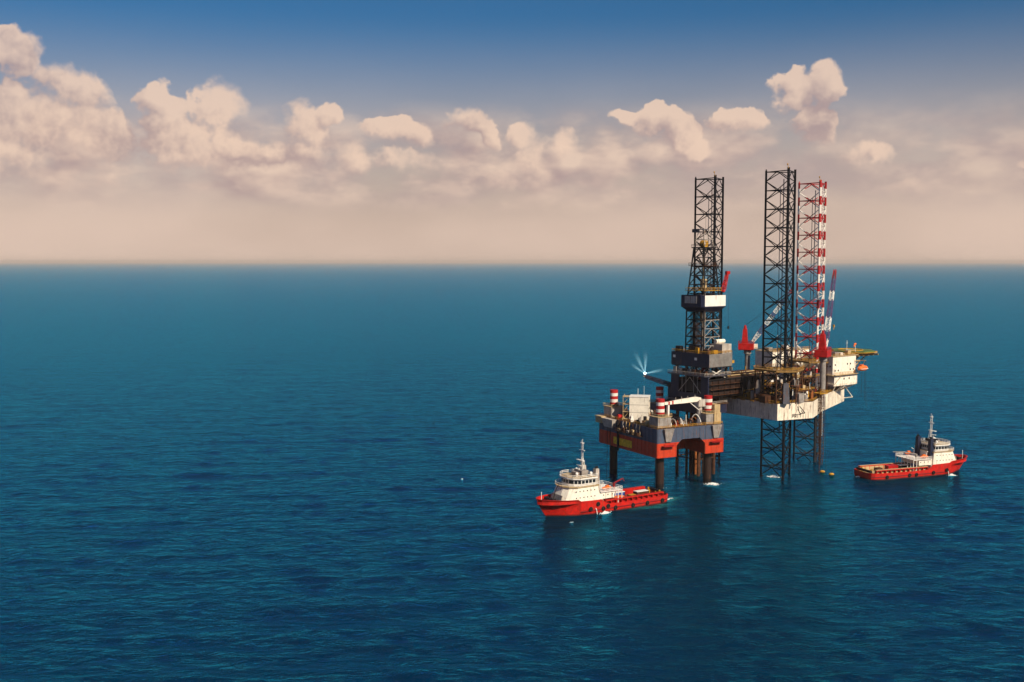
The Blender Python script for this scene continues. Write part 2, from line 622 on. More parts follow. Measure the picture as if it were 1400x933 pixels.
def blob(cx, cy, rx, ry, rz):
    v = T.node('ShaderNodeMapping', vector_type='TEXTURE')
    T.put(v.inputs['Vector'], P_)
    v.inputs['Location'].default_value = (cx, cy, 0)
    v.inputs['Rotation'].default_value = (0, 0, rz)
    v.inputs['Scale'].default_value = (rx, ry, 1000)
    ln = T.node('ShaderNodeVectorMath', operation='LENGTH')
    T.l.new(v.outputs[0], ln.inputs[0])
    return T.m('ADD', ln.outputs['Value'], T.m('MULTIPLY', T.m('SUBTRACT', T.noise(P_, 0.22, 4, 0.6), 0.5), 1.3))


# aerated water stirred up by the propellers of the nearer ship
wc = T.mix(T.step(blob(57, 428, 12, 4.5, R(32)), 0.45, 1.15, 0.75, 0.0), wc, (0.02, 0.16, 0.17, 1))
wc = T.mix(T.step(blob(66, 441, 7, 3.5, R(32)), 0.4, 1.2, 0.6, 0.0), wc, (0.03, 0.20, 0.20, 1))
h1 = T.noise(T.vmul(P_, (0.50, 1.0, 1)), 0.19, 5, 0.60, 0.3)
h0 = T.noise(T.vmul(P_, (0.6, 1.0, 1)), 0.045, 2, 0.5)
h2 = T.noise(T.vmul(P_, (0.8, 1.0, 1)), 1.1, 3, 0.6, 0.2)
hh = T.m('ADD', T.m('MULTIPLY', h1, 1.7), T.m('MULTIPLY', h2, 0.12))
hh = T.m('ADD', hh, T.m('MULTIPLY', h0, 1.3))
bump = T.node('ShaderNodeBump')
bump.inputs['Strength'].default_value = 1.0
bump.inputs['Distance'].default_value = 1.0
T.l.new(hh, bump.inputs['Height'])
# wind-roughened water: light scattered back from the deep water plus a reflection that saturates at grazing angles
dif = T.node('ShaderNodeBsdfDiffuse')
T.l.new(wc, dif.inputs['Color'])
T.l.new(bump.outputs[0], dif.inputs['Normal'])
gl = T.node('ShaderNodeBsdfGlossy')
gl.inputs['Roughness'].default_value = 0.15
gl.inputs['Color'].default_value = (0.03, 0.65, 1.0, 1)
T.l.new(bump.outputs[0], gl.inputs['Normal'])
fre = T.node('ShaderNodeFresnel')
fre.inputs['IOR'].default_value = 1.33
T.l.new(bump.outputs[0], fre.inputs['Normal'])
fac = T.m('MINIMUM', T.m('MULTIPLY', fre.outputs[0], 1.25), 0.85)
mx = T.node('ShaderNodeMixShader')
T.l.new(fac, mx.inputs[0])
T.l.new(dif.outputs[0], mx.inputs[1])
T.l.new(gl.outputs[0], mx.inputs[2])
T.n.remove(b)
T.l.new(mx.outputs[0], T.n['Material Output'].inputs['Surface'])
me.materials.append(sm)
sea = place('sea', me)
tag(sea, 'deep blue open sea with small wind ripples', 'sea', kind='structure')

# haze: even thin air over the whole sea
hz_m = bpy.data.materials.new('haze_air')
hz_m.use_nodes = True
T = NT(hz_m.node_tree)
T.n.remove(T.n['Principled BSDF'])
pv = T.node('ShaderNodeVolumePrincipled')
pv.inputs['Color'].default_value = (0.97, 0.83, 0.74, 1)
pv.inputs['Density'].default_value = 0.000033
pv.inputs['Anisotropy'].default_value = 0.0
T.l.new(pv.outputs[0], T.n['Material Output'].inputs['Volume'])
hb = MB().box(-91000, 91000, -91000, 91000, -9.5, 150.0).build('haze', hz_m)
tag(hb, 'thin warm haze over the sea towards the horizon', 'haze', kind='stuff')


# ------------------------------------------------------------------ jack-up drilling rig
JA = math.atan2(0.61, 0.79)
rig = empty('jack_up_rig', None, (109.5, 501.5, 0), JA)
tag(rig, 'large three-legged white jack-up drilling rig with derrick and helideck', 'oil rig')
HB, HT = 28.0, 35.6


def P2(a, bb):            # a towards the bow, b towards the camera side
    return (a, -bb)


hull_poly = [P2(-5.4, -24.5), P2(-6.2, 25.8), P2(13.5, 30.6), P2(38, 18.6), P2(76, 3.5), P2(76, -3.5), P2(38, -18.6), P2(13.5, -29.4)]
hull = MB().prism(hull_poly, HB, HT).build('hull', M['hullwhite'], rig)
# weld seams and frames along the hull sides
sm_ = MB()
for (p, q), n in (((hull_poly[1], hull_poly[2]), 5), ((hull_poly[0], hull_poly[1]), 11), ((hull_poly[2], hull_poly[3]), 6), ((hull_poly[3], hull_poly[4]), 9)):
    for i in range(n + 1):
        c = Vector((*p, 0)).lerp(Vector((*q, 0)), i / n)
        bar('hull_rib', (c.x, c.y, HB + 0.05), (c.x, c.y, HT - 0.05), 0.10, M['hullwhite'], hull)
dk = MB().prism([(p[0] * 0.996, p[1] * 0.99) for p in hull_poly], HT + 0.004, HT + 0.03).build('deck_plating', M['deck'], rig)
rl = MB()
rail(rl, [(p[0] * 0.995, p[1] * 0.985, HT + 0.03) for p in hull_poly], close=True)
rl.build('handrail', M['rail'], rig)

# hull lettering: derrick mark and letters on the lit corner face
c0, c1 = Vector((*hull_poly[1], 0)), Vector((*hull_poly[2], 0))
fd = (c1 - c0).normalized()
fn = Vector((fd.y, -fd.x, 0))
if fn.y > 0:
    fn = -fn


def on_face(u, z, out=0.06):
    c = c0 + fd * u + fn * out
    return Vector((c.x, c.y, z))


def stroke(mb, u0, z0, u1, z1, t):
    a, bq = on_face(u0, z0), on_face(u1, z1)
    d = (bq - a).normalized()
    nrm = d.cross(fn).normalized() * (t / 2)
    o = fn * 0.05
    vs = [a + nrm, a - nrm, bq - nrm, bq + nrm]
    mb.add(vs + [v - o for v in vs], [(0, 1, 2, 3), (7, 6, 5, 4), (0, 4, 5, 1), (1, 5, 6, 2), (2, 6, 7, 3), (3, 7, 4, 0)])


em = MB()
for s_ in ((10.4, 30.55, 11.3, 33.9, .2), (12.6, 30.55, 11.6, 33.9, .3), (11.45, 32.6, 13.0, 30.55, .3), (12.5, 33.9, 15.6, 30.7, .38), (12.9, 30.6, 15.6, 30.6, .4),
           (13.3, 32.0, 14.3, 30.9, .28), (8.2, 30.25, 13.2, 30.25, .24)):
    stroke(em, *s_)
em.build('emblem', M['black'], hull)


def letter(name, u, segs, h=1.25, w=1.15, z=28.75):
    lm = MB()
    for (x0, y0, x1, y1) in segs:
        stroke(lm, u + x0 * w, z + y0 * h, u + x1 * w, z + y1 * h, 0.26)
    lm.build(name, M['black'], hull)


letter('letter_p', 8.3, ((0, 0, 0, 1), (0, 1, .8, 1), (.8, 1, .8, .5), (.8, .5, 0, .5)))
letter('letter_r', 9.8, ((0, 0, 0, 1), (0, 1, .8, 1), (.8, 1, .8, .5), (.8, .5, 0, .5), (.35, .5, .85, 0)))
letter('letter_i', 11.5, ((0, 0, 0, 1),))
letter('letter_t', 12.4, ((.5, 0, .5, 1), (0, 1, 1, 1)))

# legs
LEGS = [(2.6, 19.7, 'black'), (-0.6, -20.6, 'black'), (51.2, 1.2, 'legbands')]
LEG_R = 7.8
CH = [R(153) - JA, R(273) - JA, R(33) - JA]
ZT, ZB = 140.6, -7.0
n_diag = 0
for li, (a, bb, mk) in enumerate(LEGS):
    lg = empty('leg', rig, (a, -bb, 0))
    lg['label'] = ('black lattice leg nearest the ships' if li == 0 else 'black lattice leg behind the derrick' if li == 1 else 'red and white banded lattice leg')
    mt = M[mk]
    cs = [Vector((LEG_R * math.cos(t), LEG_R * math.sin(t), 0)) for t in CH]
    zt = ZT + (1.0 if li == 0 else -1.2 if li == 2 else 0.0)
    for j, c in enumerate(cs):
        ch = MB().tube((c.x, c.y, ZB), (c.x, c.y, zt), 0.50 if j != 1 else 0.62, 8)
        nrm = Vector((-c.x, -c.y, 0)).normalized()
        s2 = nrm.cross(Vector((0, 0, 1))) * 0.62
        o = nrm * 0.1
        # rack plate through the chord
        vs = [c + s2 - o, c - s2 - o, c - s2 + o, c + s2 + o]
        ch.add([(v.x, v.y, ZB) for v in vs] + [(v.x, v.y, zt + 0.6) for v in vs], [(0, 1, 5, 4), (1, 2, 6, 5), (2, 3, 7, 6), (3, 0, 4, 7), (4, 5, 6, 7)])
        ch.build('chord', mt, lg)
    rest = MB()
    z = zt - 0.7
    while z > -4:
        for j in range(3):
            p, q = cs[j], cs[(j + 1) % 3]
            up = Vector((0, 0, z))
            bar('horizontal_brace', p + up, q + up, 0.24, mt, lg)
            mid_ = (p + q) / 2 + up
            for e in (p, q):
                for dz in (-BAY / 2, BAY / 2):
                    if z + dz > zt:
                        continue
                    en = e + Vector((0, 0, z + dz))
                    big_ = (li == 0 and z > -2) or (li == 2 and z > 88)
                    if big_ and n_diag < 296:
                        bar('diagonal_brace', mid_, en, 0.22, mt, lg)
                        n_diag += 1
                    else:
                        rest.tube(mid_, en, 0.22, 5, cap=False)
        # inner diaphragm
        z -= BAY
    if rest.v:
        o = rest.build('bracing', mt, lg)
        o['kind'] = 'stuff'
    MB().tube((0.8, 0.2, 20), (0.8, 0.2, zt - 4), 0.22, 6).tube((-0.6, 0.9, 30), (-0.6, 0.9, zt - 8), 0.16, 6).build('riser_pipe', M['slate'] if li else M['navy'], lg)
    MB().tube((cs[1].x, cs[1].y, zt), (cs[1].x - .8, cs[1].y, zt + 1.8), 0.12, 5).ball((cs[1].x - .8, cs[1].y, zt + 1.9), .35, .35, .4, 8, 5).build('warning_light', M['yellow'], lg)
    # jacking house round the leg: three corner towers, guide platform and rails on top
    jh = empty('jack_house', rig, (a, -bb, 0))
    for j, c in enumerate(cs):
        d = c.normalized()
        t_ = d.cross(Vector((0, 0, 1)))
        ce = c + d * 2.6
        poly = [ce + d * .6 + t_ * 1.5, ce - d * 1.5 + t_ * 1.5, ce - d * 1.5 - t_ * 1.5, ce + d * .6 - t_ * 1.5]
        poly = [(v.x, v.y) for v in poly]
        if sum(poly[i][0] * poly[(i + 1) % 4][1] - poly[(i + 1) % 4][0] * poly[i][1] for i in range(4)) < 0:
            poly = poly[::-1]
        MB().prism(poly, HT + 0.03, 45.0, [(c.x + (x - c.x) * 0.8, c.y + (y - c.y) * 0.8) for x, y in poly]).build('jack_tower', M[('grey', 'slate', 'grey')[j]], jh)
    hexa = []
    for j in range(3):
        for off in (-0.42, 0.42):
            t = CH[j] + off
            hexa.append((12.0 * math.cos(t), 12.0 * math.sin(t)))
    hexi = [(x * 0.60, y * 0.60) for x, y in hexa]
    pf = MB()
    n6 = len(hexa)
    for i in range(n6):
        k2 = (i + 1) % n6
        pf.prism([hexa[i], hexa[k2], hexi[k2], hexi[i]], 50.0, 50.8)
    pf.build('guide_platform', M['tan2'], jh)
    rr = rail(MB(), [(x, y, 50.8) for x, y in hexa], close=True, t=0.10)
    rr.build('handrail', M['rail'], jh)
    st = MB()
    for i in range(n6):
        k2 = (i + 1) % n6
        st.tube((hexa[i][0] * .93, hexa[i][1] * .93, HT), (hexa[i][0] * .93, hexa[i][1] * .93, 50), 0.30, 6)
        st.tube((hexa[i][0] * .93, hexa[i][1] * .93, HT + 1), (hexa[k2][0] * .93, hexa[k2][1] * .93, 49.5), 0.18, 5)
    st.build('support_frame', M['brown'], jh)
    for j in range(3):
        t = CH[j] + 1.05
        MB().box(9.0 * math.cos(t) - 2.0, 9.0 * math.cos(t) + 2.0, 9.0 * math.sin(t) - 1.6, 9.0 * math.sin(t) + 1.6, HT + 0.03, HT + 3.2 + j).build('machinery_cabin', M[('brown', 'grey', 'tan2')[j]], jh)


# cranes of the rig
def rig_crane(a, bb, boom_vec, boom_base, bands, label):
    cr = empty('crane', rig, (a, -bb, 0))
    cr['label'] = label
    ped = MB().tube((0, 0, 30.5), (0, 0, 54.0), 1.35, 18).tube((0, 0, 52.6), (0, 0, 54.6), 1.9, 18)
    ped.build('pedestal', M['grey'], cr, smooth=False)
    hs = MB()
    d = Vector((boom_vec[0], boom_vec[1], 0)).normalized()
    t_ = Vector((-d.y, d.x, 0))

    def fr_(u, v, z):
        w = d * u + t_ * v
        return (w.x, w.y, z)

    def obox(mb, u0, u1, v0, v1, z0, z1, k=1.0):
        vs = [fr_(u0, v0, z0), fr_(u1, v0, z0), fr_(u1, v1, z0), fr_(u0, v1, z0)]
        cu, cv = (u0 + u1) / 2, (v0 + v1) / 2
        vs += [fr_(cu + (u - cu) * k, cv + (v - cv) * k, z1) for u, v in ((u0, v0), (u1, v0), (u1, v1), (u0, v1))]
        mb.add(vs, [(0, 3, 2, 1), (4, 5, 6, 7), (0, 1, 5, 4), (1, 2, 6, 5), (2, 3, 7, 6), (3, 0, 4, 7)])
    obox(hs, -4.6, 3.2, -3.0, 3.0, 54.9, 58.0)
    obox(hs, -4.4, 3.0, -2.8, 2.8, 54.61, 54.9, 1.0)
    hs.build('machine_house', M['red'], cr)
    gt = MB()
    obox(gt, -3.0, 0.2, -1.7, 1.7, 58.0, 65.4, 0.62)
    gt.tube(fr_(-1.4, 0, 65.4), fr_(-1.4, 0, 67.4), 0.9, 8, 0.5)
    gt.build('gantry', M['red'], cr)
    cb = MB()
    obox(cb, 3.2, 5.0, 1.0, 2.9, 55.2, 57.6)
    cb.build('operator_cab', M['cream'], cr)
    rr = rail(MB(), [fr_(-4.6, -3, 58), fr_(3.2, -3, 58), fr_(3.2, 3, 58), fr_(-4.6, 3, 58)], close=True)
    rr.build('handrail', M['red'], cr)
    bb0 = Vector(fr_(2.6, 0, boom_base))
    tip = bb0 + Vector(boom_vec)
    bm = truss(MB(), bb0, tip, 2.3, 1.3, 18, 0.20, 0.12, bands=bands)
    bm.build('boom', [M['red'], M['white'], M['purple'], M['dred']], cr)
    top = Vector(fr_(-1.4, 0, 67.2))
    MB().tube(top, tip, 0.06, 4).tube(top + t_ * .5, bb0.lerp(tip, 0.8), 0.05, 4).build('pendant_cable', M['dark'], cr)
    hk = MB()
    hk.tube(tip, tip - Vector((0, 0, 27)), 0.05, 4)
    hk.build('hoist_cable', M['dark'], cr)
    h2_ = tip - Vector((0, 0, 27))
    MB().box(h2_.x - .4, h2_.x + .4, h2_.y - .3, h2_.y + .3, h2_.z - 1.2, h2_.z).tube(h2_ - Vector((0, 0, 1.2)), h2_ - Vector((0, 0, 2.4)), .18, 5).build('hook_block', M['yellow'], cr)
    return cr


rot_i = Matrix.Rotation(-JA, 3, 'Z')
v = rot_i @ Vector((8.0, 13.0, 37.5))
rig_crane(33.5, 21.0, v, 58.6, [1, 2, 2, 1, 1, 2, 2, 2, 1, 1, 2, 2, 3, 0], 'red crane with its banded boom raised beside the accommodation')
v = rot_i @ Vector((18.5, -5.0, 27.0))
rig_crane(36.5, -27.5, v, 59.0, [1, 1, 2, 2, 1, 1, 2, 1, 1, 2, 2, 0, 0], 'red crane on the far hull side, its boom crossing behind the black leg')

# accommodation round the bow leg
acc = empty('accommodation_block', rig, (0, 0, 0))


def house(mb, a0, a1, b0, b1, z0, z1):
    mb.box(a0, a1, -b1, -b0, z0, z1)


for nm, (a0, a1, b0, b1, z0, z1) in {'near_wing': (49, 68, 10.5, 15.5, 44.2, 53.2), 'far_wing': (36, 66, -22, -11, 36.0, 54.6), 'bow_wing': (60.5, 69, -11, 10.5, 38.0, 53.6),
                                     'lower_wing': (50.5, 69.5, 9.5, 15.5, 39.6, 44.2)}.items():
    mb = MB()
    house(mb, a0, a1, b0, b1, z0, z1)
    w = mb.build('cabin_block', M['cream'], acc)
mb = MB()
house(mb, 48.6, 69.6, 10.2, 15.9, 53.2, 53.5)
house(mb, 35.7, 66.3, -22.3, -10.7, 54.6, 54.9)
mb.build('roof', M['tan'], acc)
mb = MB()
for (pts, z) in (([P2(48.6, 15.9), P2(69.6, 15.9), P2(69.6, 10.2)], 53.5), ([P2(35.7, 10.7 - 33), P2(35.7, -10.7), P2(66, -10.7)], 54.9), ([P2(49, 16.4), P2(69.6, 16.4)], 44.3)):
    rail(mb, [(p[0], p[1], z) for p in pts])
mb.build('handrail', M['rail'], acc)
mb = MB()
house(mb, 49, 69.5, 15.5, 17.0, 44.0, 44.25)
house(mb, 47.5, 50.5, 11, 16.5, 44.0, 44.25)
mb.build('walkway', M['tan'], acc)
win = MB().box(-0.42, 0.42, -0.05, 0.05, -0.42, 0.42).mesh('window', M['glass'])
for z in (46.3, 49.2):
    for i in range(7):
        if (i * 3 + int(z)) % 5 in (0, 2, 3):
            continue
        place('window', win, acc, (51.0 + i * 2.5, -15.5, z))
for z in (43.4, 47):
    for i in range(3):
        place('window', win, acc, (36.0, 12.4 + i * 2.0, z), R(90))
for i in range(2):
    place('window', win, acc, (49.0, -12.2 - i * 1.8, 48.5), R(90))
for i in range(2):
    place('window', win, acc, (58.5 + i * 4.2, -15.5, 41.9))
mb = MB()
for i in range(6):
    mb.tube((50 + i * 1.1, -16.2, 39.7 + i * .8), (51.1 + i * 1.1, -16.2, 40.5 + i * .8), 0.12, 4)
mb.build('stairway', M['tan'], acc)
# roof clutter
for (a, bb, z0, sa, sb, h, mk) in ((54, 13, 53.5, 3, 2.4, 1.8, 'grey'), (59, 12.5, 53.5, 2, 2, 1.2, 'white'), (64, 13.5, 53.5, 2.6, 2, 2.2, 'tan'), (40, -17, 54.9, 3, 3, 1.5, 'grey'),
                                   (47, -14, 54.9, 4, 2, 1.2, 'brown'), (55, -18, 54.9, 3, 3, 2, 'white'), (64, 2, 53.6, 3, 4, 2.0, 'brown')):
    MB().box(a - sa / 2, a + sa / 2, -bb - sb / 2, -bb + sb / 2, z0, z0 + h).build('ventilator', M[mk], acc)
for (a, bb, z0, h) in ((42, -13, 54.9, 8), (60, -16, 54.9, 6), (66, 11.5, 53.5, 7)):
    MB().tube((a, -bb, z0), (a, -bb, z0 + h), 0.10, 5).tube((a - .8, -bb, z0 + h * .8), (a + .8, -bb, z0 + h * .8), 0.06, 4).build('antenna', M['white'], acc)
# bow sponson under the accommodation
mb = MB()
mb.prism([P2(50, 9.5), P2(50, 15.5), P2(69.5, 15.5), P2(69.5, 9.5)][::1], 38.6, 39.6)
mb.build('sponson_deck', M['hullwhite'], acc)
mb = MB()
for a in (52, 58, 64, 69):
    hb_ = 18.6 - (a - 38) * 15.1 / 38
    mb.tube((a, -15.3, 38.8), (a, -hb_ * 0.98, 34.5), 0.25, 5)
mb.tube((69, -8, 37.5), (74, -10, 31.0), 0.2, 5).tube((74, -10, 31.0), (70, -7.2, 30.5), 0.25, 5)
mb.build('bracket', M['hullwhite'], acc)

# helideck
hd = empty('helideck', rig, P2(80.5, 3.5) + (54.2,))
oc = [(12.3 * math.cos(R(22.5 + 45 * i)), 12.3 * math.sin(R(22.5 + 45 * i))) for i in range(8)]
MB().prism(oc, -0.35, 0.2).build('landing_deck', M['green'], hd)
oc2 = [(x * 1.12, y * 1.12) for x, y in oc]
mb = MB()
for i in range(8):
    k2 = (i + 1) % 8
    mb.prism([oc2[i], oc2[k2], (oc[k2][0] * 1.005, oc[k2][1] * 1.005), (oc[i][0] * 1.005, oc[i][1] * 1.005)], -0.5, -0.3)
mb.build('safety_net', M['yellow'], hd)
mb = MB()
mb.ring((0, 0, 0.22), 6.2, 0.35, 28, 4, axis='z')
mb.build('aiming_circle', M['yellow'], hd)
mb = MB()
for y in (-1.4, 1.4):
    mb.box(-2, 2, y - .25, y + .25, 0.21, 0.26)
mb.box(-.25, .25, -1.14, 1.14, 0.21, 0.255)
mb.build('letter_h', M['white'], hd)
mb = MB()
for i in range(-2, 3):
    mb.box(-11, 11, i * 4.2 - .2, i * 4.2 + .2, -1.4, -0.36)
    mb.box(i * 4.2 - .2, i * 4.2 + .2, -11, 11, -2.2, -1.41)
mb.build('under_deck_truss', M['tan'], hd)
for (p, q) in (((6, 6, -2), (-11.5, 4.5, -12)), ((6, -6, -2), (-11.5, -4.5, -12)), ((-2, 7, -2), (-11.5, 6, -9)), ((-2, -7, -2), (-11.5, -6, -9)), ((9, 0, -2), (-8, 0, -15))):
    bar('strut', p, q, 0.28, M['tan'], hd)
MB().tube((-9.5, -9.5, 0), (-9.5, -9.5, 4.5), 0.12, 5).build('windsock_pole', M['white'], hd)
ws = MB()
pp = [Vector((-9.5, -9.5, 4.3)), Vector((-10.5, -9.9, 4.5)), Vector((-11.6, -10.3, 3.9)), Vector((-12.2, -10.6, 2.9))]
for i in range(3):
    ws.tube(pp[i], pp[i + 1], 0.62 - .12 * i, 8, 0.5 - .12 * i, cap=False)
ws.build('windsock', M['orange'], hd)

# lifeboats hang from davits on the accommodation side
def lifeboat(a, bb, z, label):
    t = empty('lifeboat', None, rig.matrix_basis @ Vector((0, 0, 0)))
    w = Matrix.Rotation(JA, 4, 'Z') @ Vector((a, -bb, z)) + Vector((109.5, 501.5, 0))
    t.location = w
    t.rotation_euler = (0, 0, JA)
    vs = MB()
    prof = [(-3.9, .25), (-3.2, .95), (-1.6, 1.35), (0.6, 1.4), (2.4, 1.15), (3.4, .6), (4.0, .15)]
    for k_ in range(len(prof) - 1):
        (x0, r0), (x1, r1) = prof[k_], prof[k_ + 1]
        n = 12
        q = []
        for x, r in ((x0, r0), (x1, r1)):
            for i in range(n):
                th = 2 * math.pi * i / n
                q.append((x, r * math.cos(th), r * 0.95 * math.sin(th) + (0.2 if math.sin(th) > 0 else 0)))
        vs.add(q, [(i, i + n, (i + 1) % n + n, (i + 1) % n) for i in range(n)])
    vs.build('hull', M['orange'], t, smooth=True)
    MB().box(-2.2, -0.4, -.8, .8, 1.1, 2.0).build('canopy', M['orange'], t)
    pw = MB().box(-.25, .25, -.03, .03, -.18, .18).mesh('porthole', M['glass'])
    for x in (-1.2, 0, 1.2):
        place('porthole', pw, t, (x, -1.22, .55))
    MB().tube((-2.6, 0, 1.0), (-2.6, 0, 3.6), .07, 4).tube((2.4, 0, 1.0), (2.4, 0, 3.6), .07, 4).build('fall_wire', M['dark'], t)
    MB().ring((0, 0, -.1), 0.01, .08, 4, 4).box(-3.2, 2.9, -1.38, 1.38, -.25, -.05).build('fender_strip', M['white'], t)
    tag(t, label, 'lifeboat', 'lifeboats of the drilling rig')


lifeboat(70.0, 18.3, 46.6, 'orange lifeboat hanging highest and outermost beside the white accommodation, under the helideck')
for a in (67.4, 72.4):
    MB().tube((a, -15, 50.2), (a, -18.3, 50.4), .22, 5).tube((a, -15, 46), (a, -17.9, 50.3), .16, 5).build('davit', M['tan'], acc)
MB().tube((68, -13, 50.2), (72.6, -15, 50.2), .25, 5).build('davit_beam', M['tan'], acc)

# cantilever with drill floor
cant = empty('cantilever', rig, (0, 0, 0))
DA, DB_ = -22.0, -6.0
for bb in (DB_ - 8.5, DB_ + 8.5):
    mb = MB()
    mb.box(-29, 22, -bb - .2, -bb + .2, 38.0, 45.5).box(-29, 22, -bb - .8, -bb + .8, 45.5, 45.9).box(-29, 22, -bb - .8, -bb + .8, 37.6, 38.0)
    for a in range(-28, 22, 4):
        mb.box(a - .12, a + .12, -bb - .75, -bb + .75, 38.0, 45.5)
    mb.build('main_beam', M['dark'], cant)
mb = MB()
for a in (-28.5, -20, -12, -4, 6, 14, 21.5):
    mb.box(a - .4, a + .4, -DB_ - 7.6, -DB_ + 7.6, 40.0, 45.0)
mb.build('cross_beam', M['dark'], cant)
MB().box(-12, 22, -DB_ - 7.6, -DB_ + 7.6, 45.9, 46.2).build('pipe_deck', M['deck'], cant)
# drill pipes racked on the pipe deck
pm = MB().tube((0, 0, 0), (27, 0, 0), 0.17, 6).mesh('drill_pipe', M['brown'])
pm2 = MB().tube((0, 0, 0), (26, 0, 0), 0.24, 6).mesh('drill_pipe', M['tan'])
for i in range(22):
    place('drill_pipe', pm if i % 3 else pm2, cant, (-9 + random.uniform(-1.5, 1.5), -DB_ - 6.8 + i * .62, 46.45 + (0.3 if i % 4 == 0 else 0)))
mb = MB()
for a in (-11, -2, 8, 18):
    mb.box(a - .15, a + .15, -DB_ - 7.4, -DB_ - 7.1, 46.2, 48.4).box(a - .15, a + .15, -DB_ + 7.1, -DB_ + 7.4, 46.2, 48.4)
mb.build('rack_post', M['yellow'], cant)
for k_, z in enumerate((38.6, 41.2, 43.6)):
    y = -DB_ - 9.5
    mb = MB().box(-27, -6 + k_, y - 1.0, y - .02, z, z + .22)
    rail(mb, [(-27, y - 1.0, z + .2), (-6 + k_, y - 1.0, z + .2)], t=.07)
    mb.build('service_walkway', M['brown'], cant)

for (y0, y1, z0, z1, mk) in ((-5.5, -1.2, 36.9, 47.5, 'navy'), (12.6, 17.5, 36.9, 47.5, 'navy'), (-1.19, 12.59, 36.9, 39.6, 'navy')):
    MB().box(-30.2, -29.6, y0, y1, z0, z1).build('end_wall', M[mk], cant)
for (y0, y1) in ((-1.2, 5.7), (12.6, 5.7)):
    bar('end_brace', (-30.1, y0, 39.8), (-30.1, y1, 46.8), .16, M['lgrey'], cant)
for y in (1.0, 3.4, 8.2, 10.6):
    bar('end_post', (-30.0, y, 39.6), (-30.0, y, 47.4), .16, M['grey'], cant)
df = empty('drill_floor', rig, (DA, -DB_, 0))
mb = MB()
for a in (-6.6, 6.6):
    for y in (-9.2, -3, 3, 9.2):
        MB().box(a - .55, a + .55, y - .55, y + .55, 45.9, 51.6).build('substructure_column', M['dark'], df)
mb = MB()
for a in (-6.6, 6.6):
    for (y0, y1) in ((-9.2, -3), (3, 9.2)):
        mb.tube((a, y0, 46.2), (a, y1, 51.4), .22, 5).tube((a, y1, 46.2), (a, y0, 51.4), .22, 5)
for y in (-9.2, 9.2):
    mb.tube((-6.6, y, 46.2), (6.6, y, 51.4), .22, 5).tube((6.6, y, 46.2), (-6.6, y, 51.4), .22, 5)
mb.build('substructure_brace', M['white'], df)
MB().box(-7.7, 7.7, -11.5, 11.5, 51.6, 52.4).build('floor_plate', M['dark'], df)
mb = MB()
mb.box(-7.9, -7.7, -11.7, 11.7, 52.0, 58.0)
mb.build('wind_wall', M['navy'], df)
MB().box(-7.695, 7.9, -11.7, -11.5, 52.0, 58.0).build('wind_wall', M['grey2'], df)
MB().box(-7.695, 7.9, 11.5, 11.7, 52.0, 58.0).build('wind_wall', M['slate'], df)
MB().box(7.7, 7.9, -11.495, 11.495, 52.0, 58.0).build('wind_wall', M['slate'], df)
pn = MB().box(-.05, .05, -.75, .75, -.6, .6).mesh('vent_hatch', M['white'])
place('vent_hatch', pn, df, (-7.93, -3.6, 55.4))
place('vent_hatch', pn, df, (-7.93, 9.8, 55.9))
MB().box(1.2, 7.6, -11.4, -4.5, 58.0, 62.2).build('driller_cabin', M['lgrey'], df)
MB().tube((1.5, -7, 63.2), (7.4, -7, 63.2), 1.0, 12).build('mud_tank', M['cream'], df)
mb = MB()
rail(mb, [(-7.8, -11.6, 58), (7.8, -11.6, 58), (7.8, 11.6, 58), (-7.8, 11.6, 58)], close=True, t=.11)
mb.build('handrail', M['rail'], df)
MB().box(-7.6, 7.6, -11.4, 11.4, 57.2, 57.5).build('upper_grating', M['deck'], df)
for (x, y, sx, sy, h, mk) in ((-6, 8.5, 2, 3, 3.2, 'dark'), (-5.5, -8, 2, 3, 2.4, 'brown'), (4, 8.5, 4, 3, 2.8, 'dark'), (-6.2, -3, 1.2, 2, 3.0, 'yellow'), (3, -2.5, 2.4, 2, 2.6, 'brown'), (-2, -9.5, 3, 2, 2.0, 'yellow')):
    MB().box(x - sx / 2, x + sx / 2, y - sy / 2, y + sy / 2, 57.5, 57.5 + h).build('drilling_machine', M[mk], df)
MB().box(7.9, 10.8, -10.5, -7.5, 53.0, 53.3).box(7.9, 10.8, -10.5, -10.4, 53.3, 54.4).build('landing', M['yellow'], df)
# lower service deck and blow-out preventer
MB().box(-9.5, 8.5, -10.5, 12.5, 47.6, 48.1).build('service_deck', M['slate'], df)
mb = MB()
rail(mb, [(-9.5, 12.5, 48.1), (-9.5, -10.5, 48.1), (8.5, -10.5, 48.1)], t=.1)
mb.build('service_rail', M['lgrey'], df)
mb = MB().tube((0, -1, 40), (0, -1, 51.6), .9, 12).box(-1.6, 1.6, -2.6, .6, 43, 44.4).box(-1.6, 1.6, -2.6, .6, 45.2, 46.6)
mb.build('blowout_preventer', M['dred'], df)
for i in range(7):
    x, y = random.uniform(-8, -7.2), -9 + i * 3.0
    h = random.uniform(1.4, 3.2)
    MB().box(x - .8, x + .6, y - .9, y + .9, 48.1, 48.1 + h).build('equipment_cabinet', M[random.choice(['slate', 'brown', 'grey', 'dark'])], df)

# derrick
dr = empty('derrick', rig, (DA, -DB_ - 0.6, 0))


def dw(z):
    if z < 81:
        return 5.6 - (z - 57.5) * 0.012
    return 5.32 - (z - 81) * 0.082


